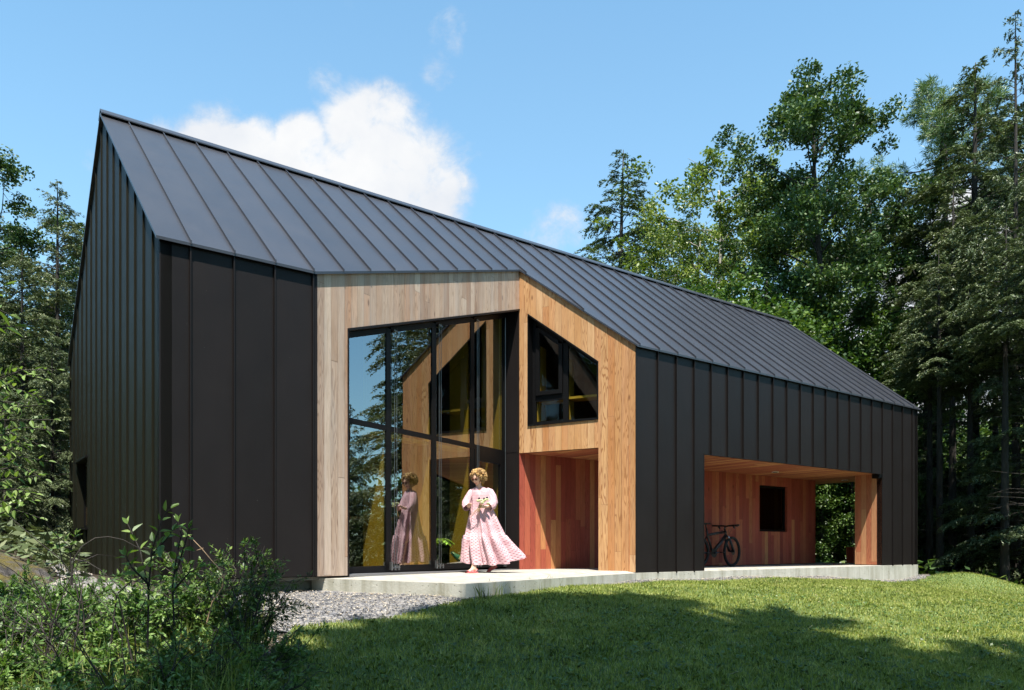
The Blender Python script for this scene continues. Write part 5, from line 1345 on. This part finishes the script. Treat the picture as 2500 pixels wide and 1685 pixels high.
for (an, to, hl) in (((-.105, -.20, .085), (-.215, -.285, .0), (-.06, -.175, .0)), ((.205, .20, .15), (.105, .145, .0), (.235, .215, .085))):
    mb = MB(); to = Vector(to); hl = Vector(hl); d_ = (to - hl).normalized(); s_ = d_.cross(Vector((0, 0, 1))).normalized(); upv = s_.cross(d_).normalized()
    m4 = Matrix((( *(-d_), 0), (*s_, 0), (*upv, 0), (0, 0, 0, 1))).transposed(); L = (to - hl).length
    outl = [(0, -.028), (.05, -.033), (.12, -.026), (.20, -.040), (L - .03, -.038), (L, -.015), (L, .015), (L - .03, .036), (.20, .040), (.12, .030), (.05, .033), (0, .028)]
    A = [hl + d_ * a_ + s_ * b_ + upv * .003 for a_, b_ in outl]; B = [p + upv * .022 for p in A]
    mb.face(A[::-1] if True else A); mb.face(B)
    for i in range(len(A)): j = (i + 1) % len(A); mb.face([A[i], A[j], B[j], B[i]])
    for (p0, hh, wd) in ((.55, .050, .024), (.80, .040, .022)):
        for off in (-.012, 0, .012):
            c_ = hl + d_ * (L * p0 + off); mb.tube([c_ - s_ * .040 + upv * .018, c_ - s_ * .030 + upv * (hh * .85), c_ + upv * hh, c_ + s_ * .030 + upv * (hh * .85), c_ + s_ * .040 + upv * .018], .0085, 6)
    c_ = hl + d_ * .01; mb.tube([hl + d_ * .06 - s_ * .036 + upv * .02, hl + d_ * .02 - s_ * .03 + upv * .06, hl - d_ * .012 + upv * .07, hl + d_ * .02 + s_ * .03 + upv * .06, hl + d_ * .06 + s_ * .036 + upv * .02], .006, 6)
    mb.build('sandal', pink, person, False)
# bunch of flowers
M['dkpetal'] = simple('black_petals', (.012, .008, .015), .5)
fl = empty('flower_bunch', (PX, PY, PZ)); fl.scale = (PK,) * 3
tag(fl, 'bunch of pale cut flowers with dark heads held by the woman', 'flowers')
mb = MB(); hd_ = MB(); dk = MB(); hp_ = Vector((-.005, -.235, 1.045))
for i in range(9):
    top_ = Vector((-.035 + .155 * i / 8 + r.uniform(-.01, .01), -.25 + r.uniform(-.03, .03), 1.115 + r.uniform(-.03, .04))); bot = Vector((-.20 + .035 * i * (1 if i < 6 else .6), -.25 + r.uniform(-.02, .02), .87 + .01 * i + r.uniform(-.02, .02)))
    mb.tube([bot, bot.lerp(hp_, .6), hp_ + Vector((r.uniform(-.012, .012), r.uniform(-.008, .008), 0)), top_], .0028, 5)
    for q in range(7):
        a_ = q / 7 * 6.28; pc = top_ + Vector((math.cos(a_) * .020, math.sin(a_) * .020, r.uniform(-.006, .008))); hd_.tube([top_ + Vector((0, 0, -.012)), pc, pc + Vector((math.cos(a_) * .008, math.sin(a_) * .008, .006))], [.004, .011, .004], 6)
    if i in (1, 4, 7):
        dk = MB(); dk.tube([top_ + Vector((0, -.012, .018)), top_ + Vector((0, -.012, .030)), top_ + Vector((0, -.012, .046))], [.012, .019, .008], 8); dk.build('dark_flower', M['dkpetal'], fl, True)
mb.build('stem', simple('flower_stem', (.34, .22, .06), .6), fl, True); hd_.build('flower_head', simple('pale_petals', (.62, .66, .36), .6), fl, True)

# ------------------------------------------------------------------ bicycle in the passage
BIKE_S, BW, BZ = 11.52, 1.50, -.4365
bike = empty('bicycle', tuple(W3(BIKE_S, BW, BZ)), ANG); bike.scale = (1.0,) * 3; tag(bike, 'black mountain bike leaning in the covered passage', 'bicycle')
rub = simple('tyre_rubber', (.012, .012, .012), .8); blk = simple('bike_frame_paint', (.014, .014, .016), .3); slv = simple('fork_stanchion', (.6, .6, .6), .25, 1.0)
RW = .318
def wheel(cx_, turn=0.0):
    M4 = Matrix.Translation((cx_, 0, RW)) @ Matrix.Rotation(turn, 4, 'Z')
    def rg(rad, th, nn, n=48, y=0): 
        mb = MB(); pts_ = [M4 @ Vector((math.cos(2 * math.pi * k / n) * rad, y, math.sin(2 * math.pi * k / n) * rad)) for k in range(n + 1)]; mb.tube(pts_, th, nn, False); return mb
    wl = rg(RW - .045, .010, 8).build('wheel', blk, bike, True)
    rg(RW - .028, .030, 10).build('tyre', rub, wl, True)
    mb = MB()
    for k in range(28):
        a_ = 2 * math.pi * k / 28; y0 = .022 if k % 2 else -.022; mb.tube([M4 @ Vector((math.cos(a_ + .5) * .02, y0, math.sin(a_ + .5) * .02)), M4 @ Vector((math.cos(a_) * (RW - .05), 0, math.sin(a_) * (RW - .05)))], .0012, 4, False)
    mb.tube([M4 @ Vector((0, -.05, 0)), M4 @ Vector((0, .05, 0))], .018, 10); mb.tube([M4 @ Vector((0, -.030, 0)), M4 @ Vector((0, -.027, 0))], .075, 20)
    mb.build('hub', blk, wl, False)
wheel(0, R(6)); wheel(-1.07)
mb = MB(); bb = Vector((-.64, 0, .29)); ht = Vector((-.235, 0, .76)); hb2 = Vector((-.20, 0, .66)); st_ = Vector((-.80, 0, .66)); ra = Vector((-1.07, 0, RW))
mb.tube([hb2, bb], [.036, .040], 10); mb.tube([ht - Vector((0, 0, .03)), st_], [.029, .026], 10); mb.tube([bb, st_, Vector((-.835, 0, .80))], [.025, .022, .018], 10); mb.tube([ht + Vector((-.005, 0, .02)), hb2 + Vector((.01, 0, -.02))], .024, 10)
for y in (-.06, .06): mb.tube([bb, Vector((-.85, y, .30)), ra + Vector((0, y, 0))], .010, 8); mb.tube([st_, ra + Vector((0, y, 0))], .009, 8)
mb.build('frame', blk, bike, True)
mb = MB()
for y in (-.058, .058): mb.tube([Vector((-.165, y, .60)), Vector((-.02, y, .335)), Vector((0, y, RW))], [.022, .028, .020], 8)
mb.tube([(-.19, -.06, .63), (-.19, .06, .63)], .018, 8); mb.build('fork', blk, bike, True)
mb = MB()
for y in (-.058, .058): mb.tube([Vector((-.195, y, .64)), Vector((-.135, y, .545))], .013, 8)
mb.build('stanchion', slv, bike, True)
mb = MB(); mb.tube([ht, ht + Vector((-.01, 0, .06)), ht + Vector((.05, 0, .085))], .018, 8)
mb.tube([Vector((-.21, -.34, .865)), Vector((-.19, -.12, .862)), Vector((-.185, 0, .848)), Vector((-.19, .12, .862)), Vector((-.21, .34, .865))], .018, 8)
for y in (-.34, .34): mb.tube([(-.212, y, .866), (-.205, y * .62, .864)], .017, 8)
for y in (-.2, .2): mb.tube([(-.17, y, .85), (-.13, y * 1.3, .83)], .008, 6); mb.tube([(-.19, y * .9, .845), (-.16, y * .95, .80)], .018, 6)
mb.build('handlebar', blk, bike, True)
mb = MB()
for k in range(2): mb.tube([(-.18, -.05 + .1 * k, .85), (-.07, -.06 + .1 * k, .80), (-.10, 0, .68), (-.15, .05, .60)], .003, 5)
mb.build('cable', blk, bike, True)
mb = MB(); P_ = [(-.99, 0), (-.96, .062), (-.88, .055), (-.80, .025), (-.72, .012), (-.72, -.012), (-.80, -.025), (-.88, -.055), (-.96, -.062)]
A = [(a_, b_, .875) for a_, b_ in P_]; B = [(a_, b_ * 1.02, .905) for a_, b_ in P_]; mb.face(A[::-1]); mb.face(B)
for i in range(len(A)): j = (i + 1) % len(A); mb.face([A[i], A[j], B[j], B[i]])
mb.tube([(-.835, 0, .78), (-.86, 0, .88)], .013, 8); mb.build('saddle', blk, bike)
mb = MB(); mb.tube([bb + Vector((0, -.045, 0)), bb + Vector((0, -.040, 0))], .095, 24); mb.tube([bb + Vector((0, -.07, 0)), bb + Vector((0, .07, 0))], .020, 10)
mb.tube([bb + Vector((0, -.07, 0)), bb + Vector((.165, -.08, .015))], [.014, .010], 8); mb.tube([bb + Vector((0, .07, 0)), bb + Vector((-.165, .08, -.015))], [.014, .010], 8)
for (a_, y, z) in ((.165, -.12, .015), (-.165, .12, -.015)): mb.box((bb.x + a_ - .04, y - .035, bb.z + z - .010), (bb.x + a_ + .04, y + .035, bb.z + z + .010))
mb.build('crank', blk, bike, False)
mb = MB(); mb.tube([(-.50, -.035, .42), (-.46, -.035, .50), (-.42, -.035, .47), (-.47, -.035, .38), (-.50, -.035, .42)], .003, 6); mb.build('bottle_cage', blk, bike, True)

# ------------------------------------------------------------------ things standing behind the glass
def inside(u, d_, z): q = w1(u, d_, z); return W3(q[0], q[1], q[2])
pl = empty('potted_plant', tuple(inside(3.02, .62, -.30))); tag(pl, 'green arching plant in a pot behind the glass doors', 'potted plant')
mb = MB(); mb.tube([(0, 0, 0), (0, 0, .16), (0, 0, .20)], [.075, .095, .098], 18); mb.build('pot', simple('clay_pot', (.20, .12, .06), .7), pl, True)
lf = MB(); r = random.Random(5)
for i in range(9):
    a_ = i * 2.4; L = r.uniform(.28, .50); d_ = Vector((math.cos(a_), math.sin(a_), 0)); pts_ = [Vector((0, 0, .18)) + d_ * L * t_ * .8 + Vector((0, 0, L * (1.5 * t_ - 1.15 * t_ * t_) * (1.6 if i == 1 else 1))) for t_ in [k / 9 for k in range(10)]]
    lf.tube(pts_, .005, 5)
    for k in range(3, 10):
        for s_ in (-1, 1):
            dv = (d_.cross(Vector((0, 0, 1))) * s_ + d_ * .5).normalized(); leaf_set(lf, pts_[k], dv + Vector((0, 0, -.2)), Vector((0, 0, 1)), .085, 'oval')
lf.build('foliage', simple('bright_frond', (.16, .30, .03), .45), pl)
bd = empty('bird_figure', tuple(inside(3.45, .34, -.30))); tag(bd, 'teal and white bird figure standing behind the glass door', 'bird figure')
mb = MB(); mb.tube([(-.115, 0, .205), (-.095, 0, .195), (-.06, 0, .16), (0, 0, .115), (.05, 0, .085), (.09, 0, .06)], [.012, .026, .034, .052, .044, .015], 12)
o = mb.build('body', simple('teal_glaze', (.04, .20, .22), .3), bd, True)
mb = MB(); mb.tube([(.02, 0, .112), (.06, 0, .086), (.075, 0, .078)], [.052, .046, .040], 12); mb.build('wing', simple('white_glaze', (.6, .62, .58), .4), bd, True)
mb = MB(); mb.tube([(.085, 0, .065), (.17, 0, .015)], [.018, .006], 6); mb.build('tail', M['frame'], bd, True)
for sx in (-.01, .01): mb = MB(); mb.tube([(sx, sx * 2, .07), (sx, sx * 2, 0)], .006, 5); mb.build('leg', M['frame'], bd, True)
ch = empty('wooden_chest', tuple(inside(.85, 1.05, -.30)), ANG + R(23)); tag(ch, 'low wooden chest inside at the left end of the glazing', 'chest')
mb = MB(); mb.box((-.45, -.25, .04), (.45, .25, .42)); mb.build('body', simple('oak_board', (.26, .13, .05), .6, var=.2, bumpn=7), ch)
mb = MB(); mb.box((-.47, -.27, .421), (.47, .27, .455)); mb.build('lid', simple('oak_lid', (.30, .16, .06), .5, var=.2, bumpn=7), ch)
tb = empty('side_table', tuple(inside(2.35, 1.5, -.30)), ANG); tag(tb, 'dark table standing deep inside behind the middle panes', 'table')
mb = MB(); mb.box((-.5, -.35, .70), (.5, .35, .74)); mb.build('table_top', simple('table_oak', (.16, .08, .04), .45, var=.2, bumpn=7), tb)
for a_ in (-.45, .45):
    for b_ in (-.3, .3): mb = MB(); mb.tube([(a_, b_, 0), (a_, b_, .70)], [.018, .025], 8); mb.build('leg', M['dark'], tb)
